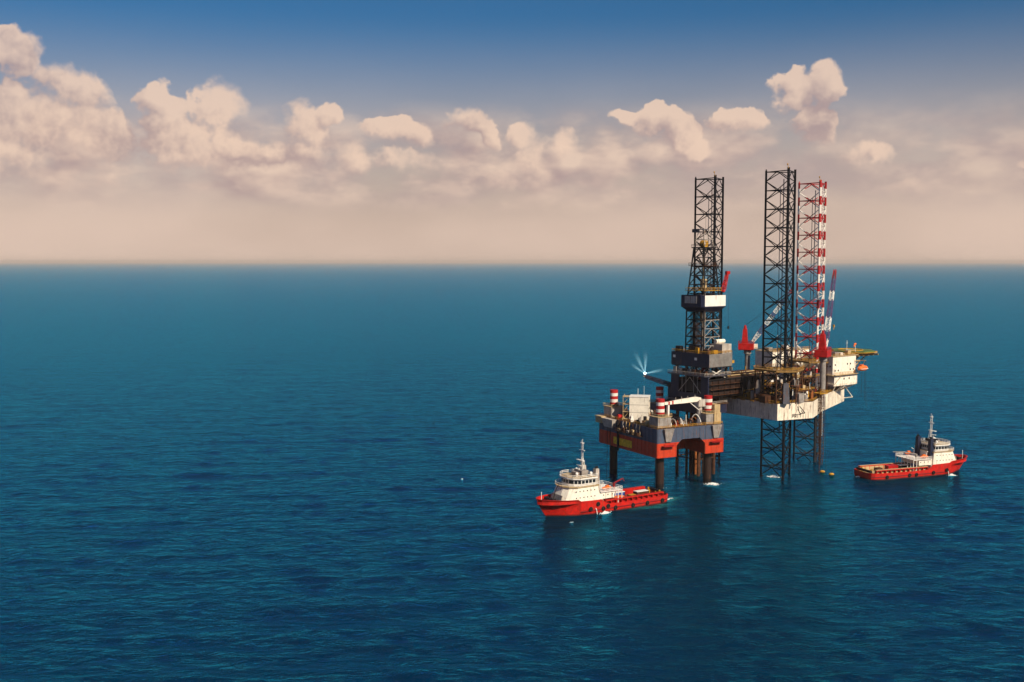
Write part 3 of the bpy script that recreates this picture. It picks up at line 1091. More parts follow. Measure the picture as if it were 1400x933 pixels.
zs = [57.5 + 3.9 * i for i in range(7)] + [81.0 + 4.2 * i for i in range(0, 7)]
zs = sorted(set(round(z, 2) for z in zs))
ztop = zs[-1]
for sx, sy in ((-1, -1), (1, -1), (1, 1), (-1, 1)):
    mb = MB()
    for z0, z1 in zip(zs[:-1], zs[1:]):
        mb.tube((sx * dw(z0), sy * dw(z0), z0), (sx * dw(z1), sy * dw(z1), z1), .34, 6)
    mb.build('derrick_leg', M['dark'], dr)
cornr = ((-1, -1), (1, -1), (1, 1), (-1, 1))
for z0, z1 in zip(zs[:-1], zs[1:]):
    for i in range(4):
        (ax, ay), (bx_, by_) = cornr[i], cornr[(i + 1) % 4]
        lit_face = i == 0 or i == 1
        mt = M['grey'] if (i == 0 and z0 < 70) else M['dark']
        a0 = Vector((ax * dw(z0), ay * dw(z0), z0))
        b0 = Vector((bx_ * dw(z0), by_ * dw(z0), z0))
        a1 = Vector((ax * dw(z1), ay * dw(z1), z1))
        b1 = Vector((bx_ * dw(z1), by_ * dw(z1), z1))
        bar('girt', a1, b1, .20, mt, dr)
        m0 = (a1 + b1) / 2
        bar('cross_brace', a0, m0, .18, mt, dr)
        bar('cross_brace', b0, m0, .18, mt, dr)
# racking board with wind walls
mb = MB()
bo = [(-7.0, -7.4), (7.0, -7.4), (8.2, -6.0), (8.2, 6.0), (7.0, 7.4), (-7.0, 7.4), (-8.2, 6.0), (-8.2, -6.0)]
MB().prism(bo, 79.2, 79.6, None).build('racking_platform', M['navy'], dr)
for i in range(8):
    k2 = (i + 1) % 8
    p, q = Vector((*bo[i], 0)), Vector((*bo[k2], 0))
    n_ = Vector((q.y - p.y, p.x - q.x, 0)).normalized() * .16
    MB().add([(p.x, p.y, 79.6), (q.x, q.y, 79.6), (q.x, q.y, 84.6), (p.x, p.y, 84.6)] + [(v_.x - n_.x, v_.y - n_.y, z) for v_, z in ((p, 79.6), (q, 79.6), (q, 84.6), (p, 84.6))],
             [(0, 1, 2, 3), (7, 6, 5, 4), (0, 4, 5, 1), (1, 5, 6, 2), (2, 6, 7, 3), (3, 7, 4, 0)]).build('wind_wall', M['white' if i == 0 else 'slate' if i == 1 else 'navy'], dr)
MB().box(-8.30, -8.21, -3.5, 3.9, 80.9, 84.2).build('wall_panel', M['lgrey'], dr)
mb = MB()
mb.add([(x, y, 79.2) for x, y in bo] + [(x * .72, y * .72, 77.2) for x, y in bo], [(i, i + 8, (i + 1) % 8 + 8, (i + 1) % 8) for i in range(8)])
mb.build('platform_skirt', M['navy'], dr)
for z, mk in ((86.6, 'yellow'), (98.0, 'brown')):
    mb = MB()
    w = dw(z) + 1.0
    for i in range(4):
        (ax, ay), (bx_, by_) = cornr[i], cornr[(i + 1) % 4]
        u = .72
        mb.prism([(ax * w, ay * w), (bx_ * w, by_ * w), (bx_ * w * u, by_ * w * u), (ax * w * u, ay * w * u)], z, z + .25)
    rail(mb, [(ax * w, ay * w, z + .25) for ax, ay in cornr], close=True)
    mb.build('walkway', M[mk], dr)
w = dw(ztop) + .8
mb = MB().box(-w, w, -w, w, ztop, ztop + .5)
rail(mb, [(ax * w, ay * w, ztop + .5) for ax, ay in cornr], close=True)
mb.build('crown_platform', M['dark'], dr)
MB().tube((0, -1.2, ztop + 2.0), (0, 1.2, ztop + 2.0), 1.7, 14).build('crown_sheave', M['yellow'], dr)
mb = MB()
wt = 2.3
for sx, sy in cornr:
    mb.tube((sx * w * .8, sy * w * .8, ztop + .5), (sx * wt * .7, sy * wt * .7, ztop + 8.5), .2, 5)
for i in range(4):
    (ax, ay), (bx_, by_) = cornr[i], cornr[(i + 1) % 4]
    mb.tube((ax * w * .8, ay * w * .8, ztop + .5), (bx_ * wt * .7, by_ * wt * .7, ztop + 8.5), .13, 5)
    mb.tube((ax * w * .75, ay * w * .75, ztop + 4), (bx_ * w * .75, by_ * w * .75, ztop + 4), .13, 5)
mb.build('gin_pole_frame', M['lgrey'], dr)
MB().box(-4.6, 1.6, -1.2, 3.2, ztop + 8.5, ztop + 8.8).box(-4.7, -4.5, -1.2, 3.2, ztop + 7.2, ztop + 8.5).box(-4.5, -1.5, 3.0, 3.2, ztop + 7.2, ztop + 8.5).build('top_platform', M['slate'], dr)
MB().tube((1, 0, ztop + 8.8), (1, 0, ztop + 14), .09, 5).build('lightning_rod', M['grey'], dr)
MB().box(-1.3, 1.3, -.9, .9, 88, 92).tube((0, 0, 92), (0, 0, 106), .25, 6).tube((0, 0, 64), (0, 0, 88), .22, 6).box(-1.1, 1.1, -.8, .8, 72, 77).build('travelling_block', M['tan'], dr)
# drill pipe stands racked in the derrick
pst = MB().tube((0, 0, 58), (0, 0, 82), .13, 5).mesh('pipe_stand', M['brown'])
for i in range(6):
    for j in range(5):
        place('pipe_stand', pst, dr, (-4.0 + i * .75, 1.0 + j * .75, 0))
mb = MB()
truss(mb, (-4.6, -4.6, 58), (-4.0, -4.2, 88), 1.2, 1.2, 10, .1, .08)
mb.build('ladder_tower', M['grey'], dr)
jb = MB()
truss(jb, (7.2, -5.6, 86), (10.6, -5.0, 94.6), 1.5, 1.0, 5, .22, .16)
jb.box(9.6, 12.0, -5.6, -4.6, 94.2, 95.6)
jb.build('jib', M['red'], dr)
MB().tube((11.8, -5.1, 94.3), (11.8, -5.1, 70), .05, 4).box(11.5, 12.1, -5.4, -4.8, 68.6, 70).build('jib_cable', M['dark'], dr)

# clutter on the main deck
occupied = []


def free(a, bb, r):
    for (x, y, rr_) in [(l[0], l[1], 10.0) for l in LEGS] + occupied:
        if math.hypot(a - x, bb - y) < rr_ + r:
            return False
    return True


tries = 0
made = 0
KIND = ['machinery_skid', 'storage_tank', 'control_cabin', 'winch', 'mud_pump', 'pipe_manifold']
while made < 150 and tries < 9000:
    tries += 1
    a = random.uniform(-3, 46)
    lim = 23.5 if a < 5 else 27.5 - max(0, a - 14) * .42
    bb = random.uniform(-lim, lim)
    if abs(bb - DB_) < 9.6 and a < 23:
        continue
    s_ = random.uniform(0.7, 2.0)
    if not free(a, bb, s_ * .55):
        continue
    occupied.append((a, bb, s_ * .55))
    kd = random.choice(KIND)
    mk = random.choice(['brown', 'brown', 'yellow', 'tan2', 'grey', 'lgrey', 'orange2', 'dred', 'brown', 'white', 'dark', 'orange2'])
    z = HT + .03
    mb = MB()
    if kd == 'storage_tank':
        h = random.uniform(2.5, 6)
        mb.tube((a, -bb, z), (a, -bb, z + h), s_ * .6, 12).tube((a, -bb, z + h), (a, -bb, z + h + .5), s_ * .6, 12, s_ * .2)
    elif kd == 'winch':
        mb.tube((a, -bb - s_ * .7, z + 1), (a, -bb + s_ * .7, z + 1), .8, 12).box(a - .9, a + .9, -bb - s_ * .9, -bb - s_ * .7, z, z + 2).box(a - .9, a + .9, -bb + s_ * .7, -bb + s_ * .9, z, z + 2)
    elif kd == 'pipe_manifold':
        for q in range(4):
            mb.tube((a - s_ * .7 + q * .45 * s_, -bb - s_, z), (a - s_ * .7 + q * .45 * s_, -bb - s_, z + 2.5 + q * .3), .14, 5)
            mb.tube((a - s_ * .7 + q * .45 * s_, -bb - s_, z + 2.5 + q * .3), (a - s_ * .7 + q * .45 * s_, -bb + s_, z + 2.2), .14, 5)
    elif kd == 'control_cabin':
        h = random.uniform(2.6, 5.2)
        mb.box(a - s_ * .6, a + s_ * .6, -bb - s_ * .7, -bb + s_ * .7, z, z + h).box(a - s_ * .65, a + s_ * .65, -bb - s_ * .75, -bb + s_ * .75, z + h, z + h + .15)
    else:
        h = random.uniform(1.2, 3.6)
        mb.box(a - s_ * .7, a + s_ * .7, -bb - s_ * .6, -bb + s_ * .6, z, z + .5).box(a - s_ * .5, a + s_ * .4, -bb - s_ * .45, -bb + s_ * .45, z + .5, z + h)
        mb.tube((a + s_ * .45, -bb, z + .5), (a + s_ * .45, -bb, z + h + .8), .2, 6)
    mb.build(kd, M[mk], rig)
    made += 1
# raised mezzanine decks and pipe runs between the legs
for (a0, a1, b0, b1, z) in ((2, 12, 9.8, 13, 42.0), (14, 30, 6, 12, 41.2), (8, 20, 20.5, 26.5, 40.0), (24, 36, -20, -8, 43.5), (10, 22, -26, -17, 42.5), (26, 38, 8, 16, 44.0)):
    mb = MB().box(a0, a1, -b1, -b0, z, z + .3)
    for a in (a0 + .3, a1 - .3):
        for bq in (b0 + .3, b1 - .3):
            mb.tube((a, -bq, HT), (a, -bq, z), .2, 5)
    mb.tube((a0 + .3, -b1 + .3, HT + .3), (a1 - .3, -b1 + .3, z), .15, 4).tube((a0 + .3, -b0 - .3, z), (a1 - .3, -b0 - .3, HT + .3), .15, 4)
    ob = mb.build('mezzanine_deck', M['brown'], rig)
    rail(MB(), [(a0, -b1, z + .3), (a1, -b1, z + .3), (a1, -b0, z + .3), (a0, -b0, z + .3)], close=True, t=.1).build('handrail', M['rail'], ob)
    for i in range(3):
        a, bq = random.uniform(a0 + 1, a1 - 1), random.uniform(b0 + 1, b1 - 1)
        MB().box(a - 1, a + 1, -bq - .8, -bq + .8, z + .3, z + random.uniform(1.5, 3)).build('deck_unit', M[random.choice(['lgrey', 'tan', 'brown', 'white', 'slate'])], ob)
for i in range(16):
    y = random.uniform(-26, 25)
    a0 = random.uniform(-4, 20)
    z = HT + random.uniform(1.0, 5.5)
    if abs(-y - DB_) < 10:
        continue
    MB().path([(a0, y, HT), (a0, y, z), (a0 + random.uniform(6, 16), y + random.uniform(-2, 2), z), (a0 + 14, y + 2, HT)], random.uniform(.10, .2), 6).build('pipe_run', M[random.choice(['yellow', 'brown', 'lgrey', 'white', 'tan'])], rig)
for i in range(70):
    a = random.uniform(-4, 40)
    lim = 24.5 if a < 5 else 28.5 - max(0, a - 14) * .42
    bq = random.uniform(-lim, lim)
    if abs(bq - DB_) < 9.8 and a < 23:
        continue
    h = random.uniform(2.5, 9.0)
    kd = i % 3
    mb = MB().tube((a, -bq, HT), (a, -bq, HT + h), random.uniform(.09, .2), 5)
    if kd == 0:
        mb.tube((a, -bq, HT + h), (a + random.uniform(-4, 4), -bq + random.uniform(-3, 3), HT + h - random.uniform(0, 1)), .12, 5)
    elif kd == 1:
        mb.box(a - .5, a + .5, -bq - .3, -bq + .3, HT + h, HT + h + .5)
    else:
        mb.tube((a, -bq, HT + h), (a + random.uniform(-3, 3), -bq + random.uniform(-3, 3), HT + .2), .10, 5)
    mb.build(('pipe_bend', 'floodlight_post', 'stay_post')[kd], M[random.choice(['white', 'tan2', 'yellow', 'lgrey', 'brown', 'orange2'])], rig)
MB().box(-4.5, -2.0, -23.5, -12, HT + .03, HT + 3.2).build('transom_locker', M['brown'], rig)
# deck-edge stairs and lookouts along the transom
mb = MB()
for i in range(8):
    mb.box(-6.4, -5.42, -23 + i * 5.4, -20.8 + i * 5.4, HT - .2, HT + .1)
mb.build('edge_platform', M['yellow'], rig)

# tower of pumps and hoses hung over the hull side
tw = empty('raw_water_tower', rig, P2(25.5, 26.0) + (0,))
truss(MB(), (0, 0, 39), (0, 0, 4), 2.4, 2.4, 13, .13, .09, up=(0, 1, 0)).build('lattice_frame', M['brown'], tw)
MB().tube((.3, .3, 40), (.3, .3, -3), .14, 8).tube((-.5, .4, 39), (-.5, .4, 14), .12, 8).build('suction_pipe', M['brown'], tw)
MB().tube((.6, -.6, 39), (.6, -.6, 18), .12, 6).build('cable_tray', M['white'], tw)
mb = MB().box(-3, 3, -1.8, 3, 38.0, 38.4)
rail(mb, [(-3, -1.8, 38.4), (3, -1.8, 38.4), (3, 3, 38.4)], t=.12)
mb.build('platform', M['yellow'], tw)
MB().tube((0, 2.5, 35), (0, 0.9, 35), .3, 6).tube((0, 2.5, 30), (0, .9, 30), .3, 6).build('bracket', M['brown'], tw)
# loading hoses
for (a, bb, z0, da, z1) in ((30.5, 24.6, 36, .6, -1), (71.0, 18.3, 45, .2, 30), (72.2, 18.3, 45, .3, 27), (69.0, 18.0, 45, 0, 32)):
    pts = [(a + da * t * t * 3, -bb - .4, z0 + (z1 - z0) * t) for t in [i / 8 for i in range(9)]]
    MB().path(pts, .07, 5).build('hanging_line', M['dark'], rig)


# ------------------------------------------------------------------ wellhead platform under the derrick
wp = empty('wellhead_platform', None, (109.5, 501.5, 0), JA)
tag(wp, 'dark blue wellhead platform on brown piles directly under the derrick', 'platform')
WA0, WA1, WB0, WB1 = -27.5, -13.0, -24.0, 2.0
MB().box(WA0, WA1, -WB1, -WB0, 29.8, 34.0).build('deck_box', M['navy'], wp)
MB().box(WA0 - .5, WA1 + .5, -WB1 - .5, -WB0 + .5, 34.0, 34.3).build('deck_plate', M['deck'], wp)
mb = MB()
rail(mb, [(WA1, -WB1, 34.3), (WA0, -WB1, 34.3), (WA0, -WB0, 34.3), (WA1, -WB0, 34.3)], t=.09)
mb.build('handrail', M['lgrey'], wp)
for (a, bq, sa, sb, h, mk) in ((-22, -21, 8, 5, 7.6, 'navy'), (-17, -13, 4, 5, 3.0, 'brown'), (-23, -1, 3.4, 3, 2.8, 'dark'), (-16, -4, 4, 4, 3, 'brown')):
    MB().box(a - sa / 2, a + sa / 2, -bq - sb / 2, -bq + sb / 2, 34.3, 34.3 + h).build('process_module', M[mk], wp)
MB().box(-26.5, -18, 17.9, 23.9, 41.9, 42.2).build('module_roof', M['slate'], wp)
for i in range(4):
    for j in range(2):
        a, bq = -24.5 + j * 3.2, -15.5 + i * 3.4
        MB().tube((a, -bq, 34.3), (a, -bq, 36.6 + j * .4), .38, 8).box(a - .6, a + .6, -bq - .3, -bq + .3, 35.2, 35.8).build('wellhead_tree', M['dred'], wp)
# piles and conductors reaching into the sea
for (a, bq) in ((-26, -17), (-26, -3.5), (-15.5, -17), (-15.5, -3.5)):
    bar('pile', (a, -bq, -7), (a, -bq, 29.8), .80, M['brown'], wp, 12)
cm = [M['brown'], M['orange2'], M['brown']]
for i in range(3):
    for j in range(3):
        a, bq = -23.2 + i * 2.6, -13.5 + j * 2.9
        bar('conductor', (a, -bq, -7), (a, -bq, 29.8), .62, cm[(i + 2 * j) % 3], wp, 12)
mb = MB()
for z in (8, 24):
    for (p, q) in (((-26, 17), (-26, 3.5)), ((-15.5, 17), (-15.5, 3.5)), ((-26, 17), (-15.5, 17)), ((-26, 3.5), (-15.5, 3.5))):
        mb.tube((*p, z), (*q, z), .3, 6)
mb.build('pile_brace', M['brown'], wp)
# flare boom
tipw = Vector((62.6, 497.0, 46.2))
inv = Matrix.Rotation(-JA, 3, 'Z')
tip = inv @ (tipw - Vector((109.5, 501.5, 0)))
root_ = Vector((WA0 + 1.5, 20.0, 41.2))
truss(MB(), root_, tip, 2.2, 1.3, 9, .20, .14).build('flare_boom', M['navy'], wp)
MB().tube(root_, tip, .55, 8).build('gas_pipe', M['navy'], wp)
MB().tube(tip, tip + Vector((0, 0, 1.0)), .45, 10, .6).tube(tip - Vector((1.0, 0, 0)), tip + Vector((1.0, 0, 0)), .18, 6).build('flare_tip', M['grey'], wp)

fm = bpy.data.materials.new('flare_light')
fm.use_nodes = True
T = NT(fm.node_tree)
T.n.remove(T.n['Principled BSDF'])
e = T.node('ShaderNodeEmission')
e.inputs['Color'].default_value = (0.80, 0.95, 1.0, 1)
e.inputs['Strength'].default_value = 14.0
T.l.new(e.outputs[0], T.n['Material Output'].inputs['Surface'])
fl = MB().ball(tip + Vector((0, 0, 1.35)), .5, .5, .5, 10, 7).build('burner_lamp', fm, wp, smooth=True)

# starburst of light at the burner, shaped as pale see-through jets
sp_m = bpy.data.materials.new('starburst_mist')
sp_m.use_nodes = True
T = NT(sp_m.node_tree)
b = T.n['Principled BSDF']
b.inputs['Base Color'].default_value = (0.34, 0.72, 0.95, 1)
b.inputs['Roughness'].default_value = 0.7
b.inputs['Specular IOR Level'].default_value = 0.1
tcn = T.node('ShaderNodeTexCoord')
sp = T.node('ShaderNodeSeparateXYZ')
T.l.new(tcn.outputs['Object'], sp.inputs[0])
lw = T.node('ShaderNodeLayerWeight')
lw.inputs['Blend'].default_value = 0.5
along = T.m('MULTIPLY', T.m('POWER', T.m('SUBTRACT', 1.0, T.m('DIVIDE', sp.outputs[2], 9.5), clamp=True), 1.8), 0.9)
edge = T.m('POWER', T.m('SUBTRACT', 1.0, lw.outputs['Facing']), 2.2)
br = T.step(T.noise(T.vmul(tcn.outputs['Object'], (3, 3, .5)), 1.0, 4), 0.3, 0.7, .55, 1.0)
T.l.new(T.m('MULTIPLY', T.m('MULTIPLY', along, edge), br), b.inputs['Alpha'])
starburst = empty('starburst_jets', None, tipw + Vector((0, 0, 1.2)))
tag(starburst, 'starburst of light shaped as pale blue jets at the tip of the flare boom', 'water spray')
jet = MB()
n = 12
prev = []
for k_ in range(9):
    t = k_ / 8
    rr_ = .16 + 1.25 * t
    prev.append([(rr_ * math.cos(2 * math.pi * i / n), rr_ * math.sin(2 * math.pi * i / n), t * 9.5) for i in range(n)])
jet.add([p for rg in prev for p in rg], [(k_ * n + i, k_ * n + (i + 1) % n, (k_ + 1) * n + (i + 1) % n, (k_ + 1) * n + i) for k_ in range(8) for i in range(n)])
jm = jet.mesh('jet', sp_m)
jm.polygons.foreach_set('use_smooth', [True] * len(jm.polygons))
for (dx, dy, dz, sc) in ((-.83, .1, .56, .95), (-.42, 0, .90, 1.3), (.05, .1, 1.0, 1.2), (.96, -.1, .22, 1.05), (-.10, 0, -1, .42)):
    q = Vector((dx, dy, dz)).to_track_quat('Z', 'Y').to_matrix().to_4x4()
    place('jet', jm, starburst, matrix=q @ Matrix.Scale(sc, 4))

# ------------------------------------------------------------------ four-legged tender platform
TA = math.atan2(0.456, 0.889)
tp = empty('tender_platform', None, (68.3, 486.0, 0), TA)
tag(tp, 'red and blue four-legged platform with red and white striped columns', 'platform')
TB, TN, TD = 14.5, 22.0, 27.2
th = M['tenderhull']
hl = MB()
hl.box(-18, -7.7, -23.85, 23.85, TB, TD)                      # camera-side pontoon
hl.box(7.7, 18, -23.85, -9.0, TB, TD)
hl.box(-7.7, 7.7, -9.0, 23.85, TB, TD)
hl.box(7.7, 18, 10.5, 23.85, TB, TD)
hl.box(-7.7, 7.7, -23.85, -9.0, TN, TD)
for s_ in (-1, 1):                                            # haunches of the arch
    x0, x1 = (-7.7, -4.9) if s_ < 0 else (4.9, 7.7)
    if s_ < 0:
        hl.add([(x0, -23.85, TN), (x1, -23.85, TN), (x0, -23.85, TN - 2.6), (x0, -9, TN), (x1, -9, TN), (x0, -9, TN - 2.6)], [(0, 2, 1), (3, 4, 5), (2, 5, 4, 1)])
    else:
        hl.add([(x0, -23.85, TN), (x1, -23.85, TN), (x1, -23.85, TN - 2.6), (x0, -9, TN), (x1, -9, TN), (x1, -9, TN - 2.6)], [(0, 2, 1), (3, 4, 5), (0, 3, 5, 2)])
thull = hl.build('hull', th, tp)
mb = MB()
for i in range(17):
    y = -23.4 + i * 2.93
    MB().box(-18.14, -18.003, y - .07, y + .07, TB + .1, TD - .1).build('hull_stiffener', th, thull)
for i in range(12):
    x = -17.6 + i * 3.2
    zb = TN + .1 if abs(x) < 7.9 else TB + .1
    MB().box(x - .07, x + .07, -23.99, -23.853, zb, TD - .1).build('hull_stiffener', th, thull)
mb = MB().box(-17.8, 7.6, -23.6, 23.6, TD + .004, TD + .03).box(7.6, 17.8, -23.6, -9.2, TD + .004, TD + .03).box(7.6, 17.8, 10.7, 23.6, TD + .004, TD + .03)
mb.build('deck_plating', M['deck'], tp)
mb = MB()
rail(mb, [(-17.7, 23.5, TD), (-17.7, -23.5, TD), (17.7, -23.5, TD), (17.7, -9.4, TD)], t=.10)
mb.build('handrail', M['rail'], tp)
# name panels on the shaded long side
for (y0, y1) in ((7.4, 10.9), (-4.2, 6.0)):
    MB().box(-18.22, -18.145, y0, y1, 15.9, 19.2).build('name_panel', M['signyellow'], thull)
# legs with jack houses
for i, (x, y) in enumerate(((-13.05, -18.85), (13.05, -18.85), (-13.05, 18.85), (13.05, 18.85))):
    MB().tube((x, y, -7), (x, y, 39.8), 1.85, 24).build('leg', M['tenderleg'], tp)
    mk = ('grey', 'grey', 'lgrey', 'slate')[i]
    jh = MB().box(x - 3.5, x + 3.5, y - 3.3, y + 3.3, TD + .03, 32.0).build('jack_house', M[mk], tp)
    mb = MB().box(x - 3.8, x + 3.8, y - 3.6, y + 3.6, 32.0, 32.25)
    rail(mb, [(x - 3.8, y - 3.6, 32.25), (x + 3.8, y - 3.6, 32.25), (x + 3.8, y + 3.6, 32.25), (x - 3.8, y + 3.6, 32.25)], close=True, t=.09)
    mb.build('top_grating', M['tan'], jh)
    MB().tube((x, y, 32.25), (x, y, 33.0), 2.25, 20).build('leg_collar', M['dark'], jh)
MB().box(13.9, 17.0, -22.5, -18.2, 32.3, 36.0).box(13.6, 17.3, -22.8, -17.9, TD + .03, 32.3).build('winch_house', M['tan'], tp)
# flared sponsons below the jack houses on the outer faces
for (x, y) in ((-12.5, -23.86), (13.5, -23.86)):
    MB().prism([(x - 1.3, y - .7), (x + 1.3, y - .7), (x + 1.3, y), (x - 1.3, y)], TN - .6, TD - .05,
               [(x - 2.6, y - 1.4), (x + 2.6, y - 1.4), (x + 2.6, y), (x - 2.6, y)]).build('sponson', M['grey'], thull)
    mb = MB().box(x - 3.2, x + 2.8, y - 2.2, y - .02, 19.6, 19.8)
    rail(mb, [(x - 3.2, y - 2.2, 19.8), (x + 2.8, y - 2.2, 19.8)], t=.1)
    mb.build('boat_landing', M['red'], thull)
MB().prism([(-19.6, 10), (-18.01, 10), (-18.01, 17), (-19.6, 17)], 23.2, TD, [(-20.6, 8.6), (-18.01, 8.6), (-18.01, 18.4), (-20.6, 18.4)]).build('sponson', M['lgrey'], thull)
MB().box(-20.8, -18.02, 17.6, 23.4, TD + .03, TD + .5).box(-20.6, -18.02, 17.9, 23.0, 24.6, 26.9).build('stowage_platform', M['tan'], tp)
# balcony with pipework along the long side
mb = MB().box(-20.2, -18.02, -13.0, 7.5, 22.6, 22.85)
rail(mb, [(-20.2, 7.5, 22.85), (-20.2, -13, 22.85)], t=.11)
bal = mb.build('balcony', M['brown'], tp)
for i in range(7):
    y = -12 + i * 2.7
    MB().path([(-19.0, y, 22.85), (-19.0, y, 24.2 + (i % 3) * .6), (-18.4, y + 1.4, 25.0), (-18.2, y + 1.4, 27.6)], .2, 6).build('pipe_run', M[('tan', 'lgrey', 'brown', 'yellow')[i % 4]], bal)
for i in range(5):
    y = -10.5 + i * 3.7
    MB().box(-19.9, -18.7, y - .8, y + .8, 22.85, 24.0 + (i % 2) * .8).build('valve_cabinet', M[('brown', 'tan', 'lgrey')[i % 3]], bal)
MB().tube((-18.6, 6.6, 27.2), (-18.6, 6.6, 13.2), .5, 10).build('caisson_pipe', M['dark'], tp)
MB().tube((-18.5, 15.5, 26), (-18.8, 15.8, -1), .1, 5).build('hanging_line', M['dark'], tp)
MB().tube((-18.5, 13.0, 26), (-18.6, 13.2, -1), .1, 5).build('hanging_line', M['dark'], tp)
MB().tube((17.9, -20, 27), (18.3, -20.2, -1), .07, 5).build('hanging_line', M['dark'], tp)
MB().tube((-6, -24.1, 20), (-6, -24.2, -1), .07, 5).build('hanging_line', M['dark'], tp)
# living quarters, turned across the deck
lq = empty('living_quarters', tp, (-7.6, 5.4, TD + .03), R(-40))
MB().box(-4.4, 4.4, -3.0, 4.0, 0, 10.6).build('cabin_block', M['cream'], lq)
MB().box(-4.6, 4.6, -3.2, 4.2, 10.6, 10.9).build('roof', M['white'], lq)
mb = MB()
for z in (3.5, 7.0):
    mb.box(-4.45, 4.45, -3.05, -3.003, z - .07, z + .07)
mb.build('seam', M['grey'], lq)
for z in (1.8, 5.2, 8.6):
    for i in range(2):
        place('window', win, lq, (4.42, -1 + i * 2.6, z), R(90))
MB().tube((2, 0, 10.9), (2, 0, 15.5), .06, 5).tube((-1, 2, 10.9), (-1, 2, 14), .09, 5).build('antenna', M['white'], lq)
mb = MB()
for z in (0.2, 3.5, 7.0, 10.4):
    mb.box(-7.6, -4.41, -2.5, 3.0, z, z + .2)
for x, y in ((-7.4, -2.3), (-7.4, 2.8)):
    mb.tube((x, y, 0), (x, y, 11.2), .14, 5)
for z in (0.4, 3.7, 7.2):
    mb.tube((-7.2, -2.2, z), (-4.8, -2.2, z + 3.2), .12, 4)
mb.build('stair_tower', M['tan'], lq)
# deck crane resting across the bow
cr = empty('crane', tp, (0, 0, 0))
cr['label'] = 'white crane with its boom laid level between two striped columns'
MB().tube((9.4, -17.5, TD), (9.4, -17.5, 35.0), 1.1, 14).box(7.6, 11.4, -19.2, -15.8, 35.0, 38.2).build('pedestal', M['lgrey'], cr)
bmv = MB()
p, q = Vector((9.0, -18.4, 38.6)), Vector((-12.2, -20.2, 37.8))
d = (q - p).normalized()
sN = Vector((-d.y, d.x, 0)).normalized()
for t0, t1, h0, h1 in ((0, .12, .5, 1.1), (.12, .5, 1.1, .95), (.5, .76, .95, .72), (.76, .80, .72, .70), (.80, .86, .70, .66), (.86, .90, .66, .62), (.90, 1, .62, .5)):
    bmv.cur = 1 if (t0, t1) in ((.76, .80), (.86, .90)) else 0
    a, c = p.lerp(q, t0), p.lerp(q, t1)
    vs = []
    for cc, h in ((a, h0), (c, h1)):
        for u, w in ((-.6, -1), (.6, -1), (.6, 1), (-.6, 1)):
            vs.append(cc + sN * u + Vector((0, 0, w * h)))
    bmv.add(vs, [(0, 1, 5, 4), (1, 2, 6, 5), (2, 3, 7, 6), (3, 0, 4, 7), (0, 3, 2, 1), (4, 5, 6, 7)])
bmv.build('boom', [M['cream'], M['red']], cr)
MB().tube(p.lerp(q, .3) - Vector((0, 0, 1.0)), (10.6, -17.8, 32.0), .24, 6).build('lift_cylinder', M['white'], cr)
mb = MB()
for t in (.15, .35, .52, .68):
    c = p.lerp(q, t)
    mb.tube(c + Vector((0, 0, .9)), c + Vector((0, 0, 2.0)), .14, 5)
mb.build('boom_post', M['lgrey'], cr)
MB().box(-10.2, -9.4, -20.6, -19.4, TD, 37.0).build('boom_rest', M['white'], cr)
# deck machinery
rs = random.Random(5)
for i in range(80):
    x, y = rs.uniform(-15.5, 6.5), rs.uniform(-22, 20)
    if (abs(x) > 8.5 and abs(y) > 14.0) or (-14 < x < -1 and -1.5 < y < 13.0):
        continue
    s_ = rs.uniform(.7, 1.5)
    h = rs.uniform(.8, 3.0)
    mb = MB()
    kd = rs.choice(['machinery_skid', 'hose_reel', 'drum', 'valve_skid'])
    z = TD + .03
    if kd == 'hose_reel':
        mb.tube((x - s_ * .6, y, z + 1.1), (x + s_ * .6, y, z + 1.1), 1.1, 12).box(x - s_ * .8, x - s_ * .62, y - .8, y + .8, z, z + 1.4).box(x + s_ * .62, x + s_ * .8, y - .8, y + .8, z, z + 1.4)
    elif kd == 'drum':
        mb.tube((x, y, z), (x, y, z + h), s_ * .6, 10)
    else:
        mb.box(x - s_, x + s_, y - s_ * .6, y + s_ * .6, z, z + h * .5).box(x - s_ * .6, x + s_ * .5, y - s_ * .4, y + s_ * .4, z + h * .5, z + h)
        mb.tube((x, y - s_ * .5, z + h * .5), (x + s_, y + s_, z + h + .6), .12, 5)
    mb.build(kd, M[rs.choice(['tan', 'brown', 'lgrey', 'white', 'red', 'dark', 'slate', 'brown'])], tp)
for i in range(9):
    x0 = -9 + i * 1.9
    pts = [Vector((x0 + math.sin(t * 3 + i) * 1.2, -21.5 + 5 * t, TD + .4 + 3.2 * math.sin(math.pi * t) * (0.5 + (i % 3) * .4))) for t in [k_ / 8 for k_ in range(9)]]
    MB().path(pts, .2, 6).build('deck_hose', M[('white', 'lgrey', 'dark', 'orange2')[i % 4]], tp)

